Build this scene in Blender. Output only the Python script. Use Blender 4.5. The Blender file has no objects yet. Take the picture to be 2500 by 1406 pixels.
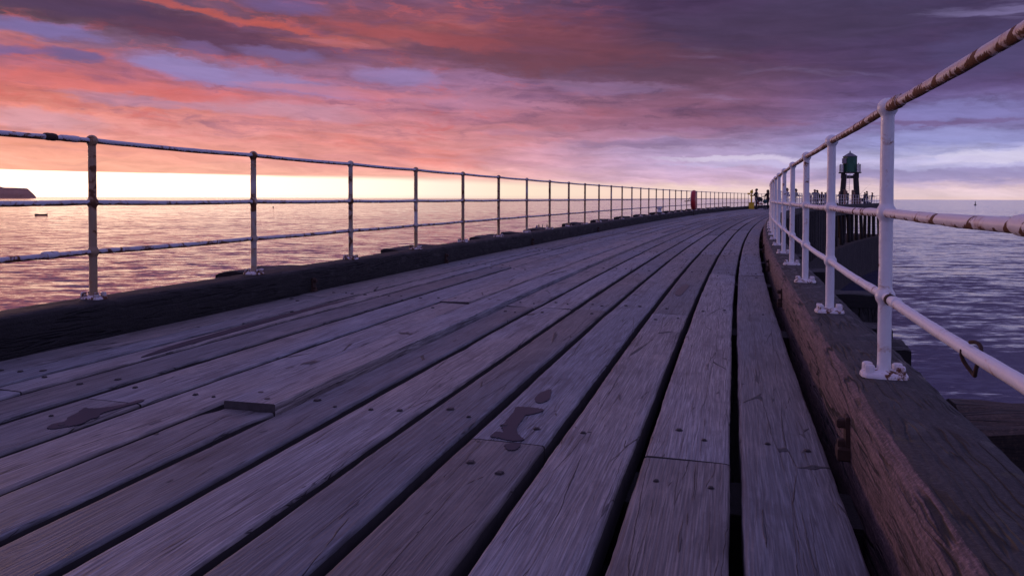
import bpy, bmesh, math, random
import numpy as np
from mathutils import Vector, Matrix, noise as mn
random.seed(7); rng = np.random.default_rng(7)
SC = bpy.context.scene
COL = SC.collection
R = math.radians
def lin(c):
    return tuple(((v/255)/12.92 if v/255 <= .04045 else ((v/255+.055)/1.055)**2.4) for v in c)

# ------------------------------------------------------------------ camera
EYE = 9.886                     # metres above the sea
F = 1812.66
cam = bpy.data.cameras.new('camera'); cam_o = bpy.data.objects.new('camera', cam); COL.objects.link(cam_o)
cam.sensor_fit = 'HORIZONTAL'; cam.sensor_width = 36; cam.lens = 36*F/2500
cam.shift_y = -(703-528.2)/2500
cam.clip_start = .05; cam.clip_end = 200000
pt, rl = R(1.37735), R(.17401)
fwd = Vector((0, math.cos(pt), -math.sin(pt))); up0 = Vector((0, math.sin(pt), math.cos(pt))); r0 = Vector((1, 0, 0))
cr = r0*math.cos(rl)+up0*math.sin(rl); cu = up0*math.cos(rl)-r0*math.sin(rl)
cam_o.matrix_world = Matrix(((cr.x, cu.x, -fwd.x, 0), (cr.y, cu.y, -fwd.y, 0), (cr.z, cu.z, -fwd.z, EYE), (0, 0, 0, 1)))
SC.camera = cam_o

# ------------------------------------------------------------------ node helpers
class NT:
    def __init__(s, tree): s.t = tree; s.n = tree.nodes; s.l = tree.links
    def put(s, sock, v):
        if isinstance(v, bpy.types.NodeSocket): s.l.new(v, sock)
        elif v is not None:
            try: sock.default_value = v
            except Exception: sock.default_value = (*v, 1) if len(v) == 3 else v
    def node(s, typ, ins=(), **kw):
        n = s.n.new(typ)
        for k, v in kw.items(): setattr(n, k, v)
        for k, v in (ins.items() if isinstance(ins, dict) else enumerate(ins)): s.put(n.inputs[k], v)
        return n
    def m(s, op, a, b=None, c=None, clamp=False):
        n = s.n.new('ShaderNodeMath'); n.operation = op; n.use_clamp = clamp
        s.put(n.inputs[0], a)
        if b is not None: s.put(n.inputs[1], b)
        if c is not None: s.put(n.inputs[2], c)
        return n.outputs[0]
    def mix(s, f, a, b, blend='MIX'):
        n = s.n.new('ShaderNodeMix'); n.data_type = 'RGBA'; n.blend_type = blend
        s.put(n.inputs[0], f)
        for i, v in ((6, a), (7, b)):
            if isinstance(v, bpy.types.NodeSocket): s.l.new(v, n.inputs[i])
            else: n.inputs[i].default_value = (*v[:3], 1)
        return n.outputs[2]
    def smooth(s, v, a, b, lo=0., hi=1.):
        n = s.n.new('ShaderNodeMapRange'); n.interpolation_type = 'SMOOTHSTEP'
        s.put(n.inputs[0], v); s.put(n.inputs[1], a); s.put(n.inputs[2], b); s.put(n.inputs[3], lo); s.put(n.inputs[4], hi)
        return n.outputs[0]
    def xyz(s, x=0., y=0., z=0.):
        n = s.n.new('ShaderNodeCombineXYZ'); s.put(n.inputs[0], x); s.put(n.inputs[1], y); s.put(n.inputs[2], z); return n.outputs[0]
    def sep(s, v):
        n = s.n.new('ShaderNodeSeparateXYZ'); s.put(n.inputs[0], v); return n.outputs
    def noise(s, vec, scale=1., detail=2., rough=.5, dist=0., col=False):
        n = s.n.new('ShaderNodeTexNoise'); s.put(n.inputs['Vector'], vec); n.inputs['Scale'].default_value = scale
        n.inputs['Detail'].default_value = detail; n.inputs['Roughness'].default_value = rough; n.inputs['Distortion'].default_value = dist
        return n.outputs['Color' if col else 'Fac']
    def ramp(s, f, stops):
        n = s.n.new('ShaderNodeValToRGB'); s.put(n.inputs[0], f); e = n.color_ramp.elements
        while len(e) < len(stops): e.new(1)
        for el, (p, c) in zip(e, stops): el.position = p; el.color = (*c[:3], 1)
        return n.outputs[0]

# ------------------------------------------------------------------ sky (an overcast sunset with a clear strip at the horizon)
W = bpy.data.worlds.new('World'); SC.world = W; W.use_nodes = True
w = NT(W.node_tree); w.n.clear()
d = w.node('ShaderNodeTexCoord').outputs['Generated']; X, Y, Z = w.sep(d)
hz = w.m('SQRT', w.m('ADD', w.m('MULTIPLY', X, X), w.m('MULTIPLY', Y, Y)))
az = w.m('ARCTAN2', X, Y); el = w.m('MAXIMUM', w.m('ARCTAN2', Z, hz), 0.)
def ae(x, y):
    a = math.atan((x-1250)/F); t = (484.6+(x-1250)*.00304-y)/F*math.cos(a); return a, math.atan(t)
def stops(x, pts, zen):
    o = []
    for y, c in pts: o.append((max(0., ae(x, y)[1])/.8, lin(c)))
    o.sort(key=lambda q: q[0]); return o+[(max(.36, o[-1][0]+.04), zen[0]), (.6, zen[1]), (1., zen[2])]
zen = [lin((110, 96, 146)), lin((142, 134, 194)), lin((138, 132, 196))]
ep = w.m('DIVIDE', el, .8)
warp = w.noise(w.xyz(w.m('MULTIPLY', az, 9.), w.m('MULTIPLY', el, 34.), 3.), 1., 5., .6, col=True)
wx, wy, wz = w.sep(warp)
wp2 = w.noise(w.xyz(w.m('MULTIPLY', az, 26.), w.m('MULTIPLY', el, 80.), 5.), 1., 4., .6, col=True); vx, vy, _v = w.sep(wp2)
azw = w.m('ADD', w.m('ADD', az, w.m('MULTIPLY', w.m('SUBTRACT', wx, .5), .085)), w.m('MULTIPLY', w.m('SUBTRACT', vx, .5), .03))
elw = w.m('ADD', w.m('ADD', el, w.m('MULTIPLY', w.m('SUBTRACT', wy, .5), .024)), w.m('MULTIPLY', w.m('SUBTRACT', vy, .5), .018))
epw = w.m('DIVIDE', w.m('MAXIMUM', elw, 0.), .8)
Ls = stops(100, [(408, (252, 180, 158)), (360, (242, 162, 146)), (310, (230, 152, 150)), (260, (220, 134, 128)), (215, (206, 112, 112)), (165, (176, 100, 120)), (120, (150, 95, 120)), (90, (118, 88, 120)), (40, (88, 64, 86)), (0, (82, 64, 88))], zen)
Ms = stops(1000, [(430, (246, 178, 164)), (400, (232, 154, 152)), (340, (214, 138, 142)), (290, (196, 124, 138)), (240, (178, 120, 150)), (190, (150, 108, 145)), (140, (138, 84, 104)), (90, (150, 82, 92)), (40, (140, 80, 98)), (0, (118, 80, 108))], zen)
Rs = stops(1620, [(484, (242, 214, 204)), (462, (238, 206, 202)), (440, (214, 178, 204)), (410, (198, 170, 206)), (370, (172, 150, 190)), (320, (150, 108, 142)), (280, (142, 94, 122)), (220, (116, 80, 108)), (150, (90, 58, 88)), (70, (75, 52, 84)), (0, (68, 50, 84))], zen)
Qs = stops(2300, [(486, (226, 200, 206)), (462, (224, 196, 206)), (440, (180, 162, 198)), (415, (156, 146, 190)), (390, (184, 180, 218)), (350, (150, 150, 204)), (310, (128, 120, 174)), (270, (120, 108, 162)), (220, (94, 76, 124)), (150, (78, 62, 102)), (70, (70, 56, 92)), (0, (66, 54, 90))], zen)
Bs = [(0., lin((146, 150, 212))), (.12, lin((146, 154, 222))), (.35, lin((140, 140, 202))), (.7, lin((138, 128, 184))), (1., lin((132, 124, 184)))]
cL, cM, cR, cQ, cB = (w.ramp(epw, s) for s in (Ls, Ms, Rs, Qs, Bs))
c = w.mix(w.smooth(azw, -.56, -.08), cL, cM)
c = w.mix(w.smooth(azw, -.14, .24), c, cR)
c = w.mix(w.smooth(azw, .22, .50), c, cQ)
aaz = w.m('ABSOLUTE', w.m('ADD', az, .1))
c = w.mix(w.smooth(aaz, .9, 2.3), c, cB)
# cloud texture: long streaks, sheared so they fall to the right
sh = w.m('ADD', el, w.m('MULTIPLY', az, .05))
shw = w.m('ADD', sh, w.m('MULTIPLY', w.m('SUBTRACT', wz, .5), .02))
n1 = w.noise(w.xyz(w.m('MULTIPLY', azw, 5.), w.m('MULTIPLY', shw, 34.), 1.), 1., 6., .58, .5)
n2 = w.noise(w.xyz(w.m('MULTIPLY', az, 13.), w.m('MULTIPLY', shw, 95.), 7.), 1., 6., .6, .4)
n3 = w.noise(w.xyz(w.m('MULTIPLY', az, 3.), w.m('MULTIPLY', shw, 22.), 4.), 1., 5., .6, .7)
n4 = w.noise(w.xyz(w.m('MULTIPLY', azw, 15.), w.m('MULTIPLY', w.m('ADD', elw, w.m('MULTIPLY', az, .05)), 62.), 12.), 1., 5., .62, .3)
hi = w.smooth(el, .02, .2)
dk = w.m('MULTIPLY', w.smooth(n1, .5, .68), w.m('ADD', w.m('MULTIPLY', hi, .5), .16))
shade = w.mix(w.smooth(az, -.2, .35), lin((112, 78, 118)), lin((76, 56, 92)))
c = w.mix(dk, c, shade)
lt = w.m('MULTIPLY', w.smooth(n3, .54, .72), w.m('MULTIPLY', w.smooth(el, .0, .05), w.smooth(el, .30, .18)))
lit = w.mix(w.smooth(az, -.05, .3), lin((228, 124, 110)), lin((158, 146, 200)))
c = w.mix(w.m('MULTIPLY', lt, .42), c, lit)
var = w.m('ADD', w.m('MULTIPLY', w.m('SUBTRACT', n2, .5), .60), 1.02)
c = w.mix(1., c, w.xyz(var, var, var), 'MULTIPLY')
bits = w.m('MULTIPLY', w.smooth(n4, .50, .72), w.m('MULTIPLY', w.smooth(el, .03, .11), .46))
c = w.mix(bits, c, w.mix(w.smooth(az, -.25, .25), lin((104, 76, 118)), lin((78, 60, 92))))
bits2 = w.m('MULTIPLY', w.smooth(n4, .50, .30), w.m('MULTIPLY', w.smooth(el, .05, .10), w.m('MULTIPLY', w.smooth(az, .25, -.15), .5)))
c = w.mix(bits2, c, lin((206, 96, 96)))
blobs = [  # x, y, half width, half height, slope, colour, strength
 (380, 62, 520, 40, .12, (86, 54, 84), .85), (120, 12, 330, 26, .02, (72, 54, 90), .8), (1120, 125, 330, 46, .14, (104, 68, 88), .7),
 (1480, 150, 360, 60, .05, (92, 64, 84), .55), (90, 75, 190, 22, .06, (122, 108, 168), .85), (185, 140, 90, 15, .08, (106, 90, 142), .9),
 (30, 128, 80, 12, .0, (110, 92, 150), .7), (480, 117, 60, 14, .1, (116, 90, 138), .8), (460, 172, 150, 27, .12, (142, 128, 186), .9),
 (640, 196, 240, 27, .12, (148, 128, 182), .85), (690, 134, 130, 18, .06, (120, 98, 148), .85), (980, 186, 130, 22, .03, (148, 124, 176), .85),
 (700, 24, 110, 20, .05, (108, 88, 140), .75), (250, 200, 55, 10, .1, (124, 88, 130), .7), (350, 248, 220, 14, .05, (170, 134, 168), .6),
 (700, 272, 220, 22, .06, (192, 148, 176), .55), (90, 288, 170, 26, .08, (196, 156, 180), .55), (560, 46, 330, 11, .13, (206, 94, 84), .6),
 (1010, 92, 260, 20, .1, (186, 88, 90), .5), (330, 218, 360, 20, .05, (218, 112, 114), .5), (1350, 110, 300, 70, .05, (124, 66, 80), .45),
 (850, 225, 260, 14, .05, (212, 124, 132), .5), (1500, 214, 190, 15, .03, (142, 112, 152), .55), (1300, 298, 260, 10, .02, (158, 104, 128), .45),
 (2430, 384, 190, 17, -.02, (216, 208, 234), .8), (2330, 404, 240, 7, .0, (186, 180, 222), .6), (1790, 386, 200, 8, -.01, (216, 204, 230), .75), (1950, 398, 400, 9, .0, (196, 186, 226), .6),
 (2340, 335, 260, 26, .02, (152, 152, 208), .7), (2350, 268, 230, 22, .03, (134, 130, 190), .6), (2260, 298, 220, 7, .01, (112, 84, 128), .6),
 (2300, 428, 330, 14, .0, (152, 142, 188), .6), (2460, 120, 220, 60, .0, (80, 74, 118), .5), (1900, 60, 420, 60, .0, (70, 58, 86), .5),
 (1750, 180, 300, 22, .04, (92, 66, 92), .5), (1680, 300, 300, 12, .02, (138, 92, 120), .5), (1200, 250, 200, 20, .04, (184, 128, 158), .5),
 (1450, 330, 300, 9, .02, (172, 124, 150), .5), (1640, 352, 300, 9, .0, (128, 108, 150), .45), (60, 340, 300, 14, .03, (240, 158, 132), .5)]
for (bx, by, bw, bh, sl, bc, st) in blobs:
    a0, e0 = ae(bx, by); ra = bw/F*math.cos(a0)**2; re = bh/F*math.cos(a0)
    da = w.m('SUBTRACT', azw, a0); de = w.m('ADD', w.m('SUBTRACT', elw, e0), w.m('MULTIPLY', da, sl))
    q = w.m('ADD', w.m('POWER', w.m('ABSOLUTE', w.m('DIVIDE', da, ra)), 2.), w.m('POWER', w.m('ABSOLUTE', w.m('DIVIDE', de, re)), 2.))
    c = w.mix(w.m('MULTIPLY', w.smooth(w.m('ADD', q, w.m('MULTIPLY', w.m('SUBTRACT', n4, .5), 2.0)), 1.5, .05), st), c, lin(bc))
c = w.mix(1., c, w.xyz(*[w.m('ADD', w.m('MULTIPLY', w.m('SUBTRACT', n2, .5), .35), 1.)]*3), 'MULTIPLY')
# clear strip of glowing sky under the cloud deck
e1 = w.ramp(w.m('ADD', w.m('MULTIPLY', az, .5), .5), [(0., (.02,)*3), (.1, (.026,)*3), (.2, (.0305,)*3), (.43, (.0262,)*3), (.53, (.0205,)*3), (.60, (.0140,)*3), (.66, (.009,)*3), (.75, (.012,)*3), (1., (.0,)*3)])
ne = w.noise(w.xyz(w.m('MULTIPLY', az, 6.), w.m('MULTIPLY', el, 60.), 9.), 1., 4., .6)
edge = w.m('ADD', w.sep(e1)[0], w.m('MULTIPLY', w.m('SUBTRACT', ne, .5), .0035))
soft = w.smooth(az, -.5, .1, .0006, .008)
gap = w.m('SUBTRACT', 1., w.smooth(el, w.m('SUBTRACT', edge, soft), w.m('ADD', edge, soft)))
azr = w.m('ADD', w.m('MULTIPLY', az, .5), .5)
def g(v, c_): return tuple(v*q for q in lin(c_))
gc = w.ramp(azr, [(0., g(.6, (255, 190, 150))), (.13, (2.2, 1.35, .85)), (.2, (2.6, 1.75, 1.25)), (.30, (2.0, 1.45, 1.10)), (.40, (1.5, 1.15, .90)), (.45, (1.05, .92, .76)), (.50, g(1., (255, 232, 208))), (.57, g(1., (250, 218, 202))), (.66, g(1., (234, 206, 204))), (.80, g(1., (222, 198, 208))), (1., lin((180, 160, 190)))])
c = w.mix(w.m('MULTIPLY', gap, w.smooth(az, .55, .30, .25, 1.)), c, gc)
mist = w.smooth(el, .006, 0., 0., .35)
c = w.mix(w.m('MULTIPLY', mist, w.smooth(az, -.5, 0.)), c, lin((236, 196, 186)))
SUN_AZ, SUN_EL = -42., 2.2
sk = w.node('ShaderNodeTexSky', sky_type='NISHITA', sun_disc=False, sun_elevation=R(SUN_EL), sun_rotation=R(SUN_AZ)).outputs[0]
b1 = w.node('ShaderNodeBackground', [c, 1.]).outputs[0]
b2 = w.node('ShaderNodeBackground', [sk, .003]).outputs[0]
w.l.new(w.node('ShaderNodeAddShader', [b1, b2]).outputs[0], w.node('ShaderNodeOutputWorld').inputs[0])
W.cycles.sampling_method = 'MANUAL'; W.cycles.sample_map_resolution = 1024

# ------------------------------------------------------------------ sun, exposure
sl_ = bpy.data.lights.new('sun', 'SUN'); sl_.energy = .55; sl_.angle = R(10); sl_.color = (1., .56, .40)
so = bpy.data.objects.new('sun', sl_); COL.objects.link(so)
sd = Vector((math.sin(R(SUN_AZ))*math.cos(R(4)), math.cos(R(SUN_AZ))*math.cos(R(4)), math.sin(R(4))))
so.rotation_euler = sd.to_track_quat('Z', 'Y').to_euler(); so.location = (-40, 30, 30)
SC.view_settings.view_transform = 'Standard'; SC.view_settings.look = 'None'
SC.view_settings.exposure = 0; SC.view_settings.gamma = 1
try: SC.cycles.use_denoising = True; SC.cycles.denoising_prefilter = 'ACCURATE'; SC.cycles.sample_clamp_indirect = 4
except Exception: pass

# ------------------------------------------------------------------ the curving pier: a path of arc length s and offset u
PS = np.linspace(-8, 140, 2961)
th = np.radians(16.04818+.13425*PS+.00035*PS*PS)
hh = PS[1]-PS[0]
PX = np.concatenate([[0], np.cumsum((np.sin(th)[1:]+np.sin(th)[:-1])/2*hh)]); PY = np.concatenate([[0], np.cumsum((np.cos(th)[1:]+np.cos(th)[:-1])/2*hh)])
PX -= np.interp(0, PS, PX); PY -= np.interp(0, PS, PY)
def head(s): return float(np.interp(s, PS, th))
def at(s, u):
    s = np.asarray(s, float); T = np.interp(s, PS, th)
    return np.interp(s, PS, PX)+u*np.cos(T), np.interp(s, PS, PY)-u*np.sin(T)
def rise(s): return .0019*np.maximum(0, np.asarray(s, float)-20)
KT = EYE-.72575                 # kerb top
DK = KT-.24                     # deck top
UL, UR = -4.2426, .6183
END = 124.4

# ------------------------------------------------------------------ object helpers
def tag(o, label=None, cat=None, group=None, kind=None):
    if label: o['label'] = label
    if cat: o['category'] = cat
    if group: o['group'] = group
    if kind: o['kind'] = kind
    return o
def empty(name, loc=(0, 0, 0), rz=0.):
    o = bpy.data.objects.new(name, None); COL.objects.link(o); o.location = loc; o.rotation_euler = (0, 0, rz); o.empty_display_size = .2; return o
class MB:
    def __init__(s): s.v = []; s.f = []; s.mi = []; s.uv = []
    def add(s, vs, fs, mi=0, uvs=None):
        b = len(s.v); s.v += [tuple(map(float, q)) for q in vs]
        for k, f in enumerate(fs):
            s.f.append(tuple(b+i for i in f)); s.mi.append(mi)
            s.uv.append([uvs[i] for i in f] if uvs is not None else [(0., 0.)]*len(f))
        return s
    def box(s, c, sz, rz=0., mi=0, bev=0., tilt=None):
        cx, cy, cz = c; a, b_, h = sz[0]/2, sz[1]/2, sz[2]/2; co, si = math.cos(rz), math.sin(rz)
        if bev <= 0:
            P = [(x*a, y*b_, z*h) for z in (-1, 1) for x, y in ((-1, -1), (1, -1), (1, 1), (-1, 1))]
            fs = [(3, 2, 1, 0), (4, 5, 6, 7), (0, 1, 5, 4), (1, 2, 6, 5), (2, 3, 7, 6), (3, 0, 4, 7)]
        else:
            P = []; e = bev
            for z, i in ((-h, e), (-h+e, 0), (h-e, 0), (h, e)):
                P += [(-a+i+e*0, -b_+i, z), (a-i, -b_+i, z), (a-i, b_-i, z), (-a+i, b_-i, z)]
            fs = [(3, 2, 1, 0), (12, 13, 14, 15)]
            for k in range(3):
                for j in range(4): fs.append((k*4+j, k*4+(j+1) % 4, k*4+4+(j+1) % 4, k*4+4+j))
        vs = []
        for x, y, z in P:
            v = Vector((x, y, z))
            if tilt: v = tilt @ v
            vs.append((cx+v.x*co-v.y*si, cy+v.x*si+v.y*co, cz+v.z))
        return s.add(vs, fs, mi)
    def tube(s, pts, rad, n=10, mi=0, cap=True, jit=0., uscale=1.):
        pts = [Vector(p) for p in pts]; m = len(pts); vs = []; uv = []; L = 0.
        if not hasattr(rad, '__len__'): rad = [rad]*m
        ref = None
        for i, p in enumerate(pts):
            t = (pts[min(i+1, m-1)]-pts[max(i-1, 0)]).normalized()
            if ref is None: ref = Vector((0, 0, 1)) if abs(t.z) < .9 else Vector((1, 0, 0))
            a = ref-t*ref.dot(t); a.normalize(); b_ = t.cross(a); ref = a
            if i: L += (p-pts[i-1]).length
            for k in range(n):
                an = 2*math.pi*k/n; r_ = rad[i]*(1+(jit*mn.noise(p*9+Vector((math.cos(an), math.sin(an), k*.0))*1.3) if jit else 0))
                vs.append(p+(a*math.cos(an)+b_*math.sin(an))*r_); uv.append((L*uscale, k/n))
        fs = [(i*n+k, i*n+(k+1) % n, (i+1)*n+(k+1) % n, (i+1)*n+k) for i in range(m-1) for k in range(n)]
        if cap: fs += [tuple(range(n-1, -1, -1)), tuple((m-1)*n+k for k in range(n))]
        return s.add(vs, fs, mi, uv)
    def ball(s, c, r, n=12, m=8, mi=0, sq=(1, 1, 1)):
        vs = []; fs = []
        for i in range(m+1):
            ph = math.pi*i/m
            for k in range(n):
                a = 2*math.pi*k/n
                vs.append((c[0]+r*sq[0]*math.sin(ph)*math.cos(a), c[1]+r*sq[1]*math.sin(ph)*math.sin(a), c[2]+r*sq[2]*math.cos(ph)))
        for i in range(m):
            for k in range(n): fs.append((i*n+k, (i+1)*n+k, (i+1)*n+(k+1) % n, i*n+(k+1) % n))
        return s.add(vs, fs, mi)
    def build(s, name, mats, parent=None, smooth=False, loc=None, rz=0.):
        me = bpy.data.meshes.new(name); me.from_pydata(s.v, [], s.f)
        if not isinstance(mats, (list, tuple)): mats = [mats]
        for m_ in mats: me.materials.append(m_)
        me.polygons.foreach_set('material_index', s.mi)
        uvl = me.uv_layers.new(name='UVMap'); flat = [q for f in s.uv for p in f for q in p]; uvl.data.foreach_set('uv', flat)
        if smooth: me.polygons.foreach_set('use_smooth', [True]*len(me.polygons))
        me.update()
        o = bpy.data.objects.new(name, me); COL.objects.link(o)
        if parent: o.parent = parent
        if loc is not None: o.location = loc
        o.rotation_euler = (0, 0, rz); return o
def grid_obj(name, V, ncol, mats, parent=None, uv=None, close=False, smooth=True, mi=None, extra=None):
    """V: rows x ncol x 3 array swept along; close joins last column to first"""
    nr = V.shape[0]; cols = ncol if close else ncol-1
    i = np.arange(nr-1)[:, None]*ncol; k = np.arange(cols)[None, :]; k2 = (k+1) % ncol
    F_ = np.stack([i+k, i+k2, i+ncol+k2, i+ncol+k], -1).reshape(-1, 4)
    me = bpy.data.meshes.new(name); me.from_pydata(V.reshape(-1, 3).tolist(), [], F_.tolist()+(extra or []))
    for m_ in (mats if isinstance(mats, (list, tuple)) else [mats]): me.materials.append(m_)
    if uv is not None:
        lv = np.zeros(len(me.loops), dtype=np.int32); me.loops.foreach_get('vertex_index', lv)
        me.uv_layers.new(name='UVMap').data.foreach_set('uv', uv.reshape(-1, 2)[lv].astype(np.float32).ravel())
    if mi is not None:
        a = np.tile(np.array(mi), nr-1).tolist()+[0]*len(extra or []); me.polygons.foreach_set('material_index', a)
    if smooth: me.polygons.foreach_set('use_smooth', [True]*len(me.polygons))
    me.update(); o = bpy.data.objects.new(name, me); COL.objects.link(o)
    if parent: o.parent = parent
    return o

# ------------------------------------------------------------------ materials
def mat(name):
    m_ = bpy.data.materials.new(name); m_.use_nodes = True; t = NT(m_.node_tree); t.n.clear()
    b_ = t.node('ShaderNodeBsdfPrincipled'); t.l.new(b_.outputs[0], t.node('ShaderNodeOutputMaterial').inputs[0]); return m_, t, b_
def simple(name, col, rough=.6, var=.25, scale=8., metal=0., bump=.0, coat=0.):
    m_, t, b_ = mat(name); p = t.node('ShaderNodeTexCoord').outputs['Object']; n_ = t.noise(p, scale, 5., .6)
    k = t.m('ADD', t.m('MULTIPLY', t.m('SUBTRACT', n_, .5), var*2), 1.)
    t.put(b_.inputs['Base Color'], t.mix(1., col, t.xyz(k, k, k), 'MULTIPLY')); b_.inputs['Roughness'].default_value = rough; b_.inputs['Metallic'].default_value = metal
    if bump: t.put(b_.inputs['Normal'], t.node('ShaderNodeBump', {'Strength': .6, 'Distance': bump, 'Height': n_}).outputs[0])
    return m_
def deck_wood():
    m_, t, b_ = mat('weathered_deck_wood')
    uv = t.node('ShaderNodeUVMap').outputs[0]; u, v, _ = t.sep(uv)
    # knots
    kv = t.xyz(t.m('MULTIPLY', u, 1.25), t.m('MULTIPLY', v, 5.5))
    vo = t.node('ShaderNodeTexVoronoi', {'Vector': kv, 'Scale': 1., 'Randomness': 1.}); kd = vo.outputs['Distance']
    sel = t.m('GREATER_THAN', t.sep(vo.outputs['Color'])[0], .45)
    knot = t.m('MULTIPLY', t.smooth(kd, .30, .0), sel); core = t.m('MULTIPLY', t.smooth(kd, .055, .0), sel)
    lowf = t.noise(t.xyz(t.m('MULTIPLY', u, .7), t.m('MULTIPLY', v, 5.)), 1., 3., .5)
    ph = t.m('ADD', t.m('MULTIPLY', v, 300.), t.m('ADD', t.m('MULTIPLY', knot, 26.), t.m('MULTIPLY', lowf, 70.)))
    ring = t.m('ADD', t.m('MULTIPLY', t.m('SINE', ph), .5), .5)
    g1 = t.noise(t.xyz(t.m('MULTIPLY', u, 4.), t.m('MULTIPLY', v, 170.)), 1., 4., .65)
    g2 = t.noise(t.xyz(t.m('MULTIPLY', u, 1.6), t.m('MULTIPLY', v, 45.)), 1., 5., .6)
    blot = t.noise(t.xyz(t.m('MULTIPLY', u, 2.2), t.m('MULTIPLY', v, 5.)), 1., 6., .65)
    fine = t.noise(t.xyz(t.m('MULTIPLY', u, 60.), t.m('MULTIPLY', v, 160.)), 1., 2., .6)
    # long drying cracks
    wv = t.m('ADD', v, t.m('MULTIPLY', t.m('SUBTRACT', t.noise(t.xyz(t.m('MULTIPLY', u, 1.6), t.m('MULTIPLY', v, 5.), 4.), 1., 5., .62), .5), .050))
    def crk(su, sv, z, wd, m0, m1, mu, mv):
        e = t.node('ShaderNodeTexVoronoi', {'Vector': t.xyz(t.m('MULTIPLY', u, su), t.m('MULTIPLY', wv, sv), z), 'Scale': 1.}, feature='DISTANCE_TO_EDGE').outputs['Distance']
        k_ = t.noise(t.xyz(t.m('MULTIPLY', u, mu), t.m('MULTIPLY', v, mv), z+3.), 1., 3., .55)
        w_ = t.m('MULTIPLY', t.smooth(k_, m0, m1), wd)
        return t.m('MULTIPLY', t.smooth(t.m('SUBTRACT', e, w_), .5*wd, 0.), t.smooth(k_, m0, m0+.03))
    crack = t.m('MAXIMUM', crk(.40, 8., 1., .009, .47, .68, 1.2, 6.), t.m('MULTIPLY', crk(1.1, 34., 6., .022, .52, .70, 2.2, 14.), .7))
    bc = t.node('ShaderNodeAttribute', attribute_name='tone').outputs['Fac']
    base = t.mix(t.smooth(g1, .36, .64), (.120, .119, .126), (.355, .352, .362))
    base = t.mix(t.m('MULTIPLY', t.smooth(g2, .42, .62), .50), base, (.115, .103, .110))
    base = t.mix(t.m('MULTIPLY', ring, .30), base, (.12, .11, .112))
    base = t.mix(t.m('MULTIPLY', t.smooth(blot, .52, .68), .45), base, (.36, .335, .325))
    base = t.mix(t.m('MULTIPLY', t.smooth(blot, .46, .34), .55), base, (.09, .078, .082))
    base = t.mix(t.m('MULTIPLY', t.smooth(fine, .5, .7), .18), base, (.09, .08, .08))
    base = t.mix(t.m('MULTIPLY', core, .25), base, (.09, .07, .065))
    tone = t.m('ADD', t.m('MULTIPLY', bc, .62), .62)
    base = t.mix(1., base, t.xyz(tone, tone, tone), 'MULTIPLY')
    hv = t.noise(t.xyz(t.m('MULTIPLY', u, .25), t.m('MULTIPLY', v, 1.1), 9.), 1., 2.)
    base = t.mix(1., base, t.mix(t.smooth(hv, .38, .62), (1.10, 1.0, .92), (.92, .99, 1.08)), 'MULTIPLY')
    base = t.mix(t.m('MULTIPLY', crack, .93), base, (.014, .012, .014))
    t.put(b_.inputs['Base Color'], base)
    t.put(b_.inputs['Roughness'], t.m('ADD', t.m('MULTIPLY', g1, .3), .42)); b_.inputs['Specular IOR Level'].default_value = .5
    h = t.m('ADD', t.m('MULTIPLY', g1, .5), t.m('ADD', t.m('MULTIPLY', ring, .22), t.m('ADD', t.m('MULTIPLY', g2, .7), t.m('ADD', t.m('MULTIPLY', fine, .12), t.m('MULTIPLY', crack, -2.6)))))
    t.put(b_.inputs['Normal'], t.node('ShaderNodeBump', {'Strength': 1., 'Distance': .0036, 'Height': h}).outputs[0])
    return m_
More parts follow.
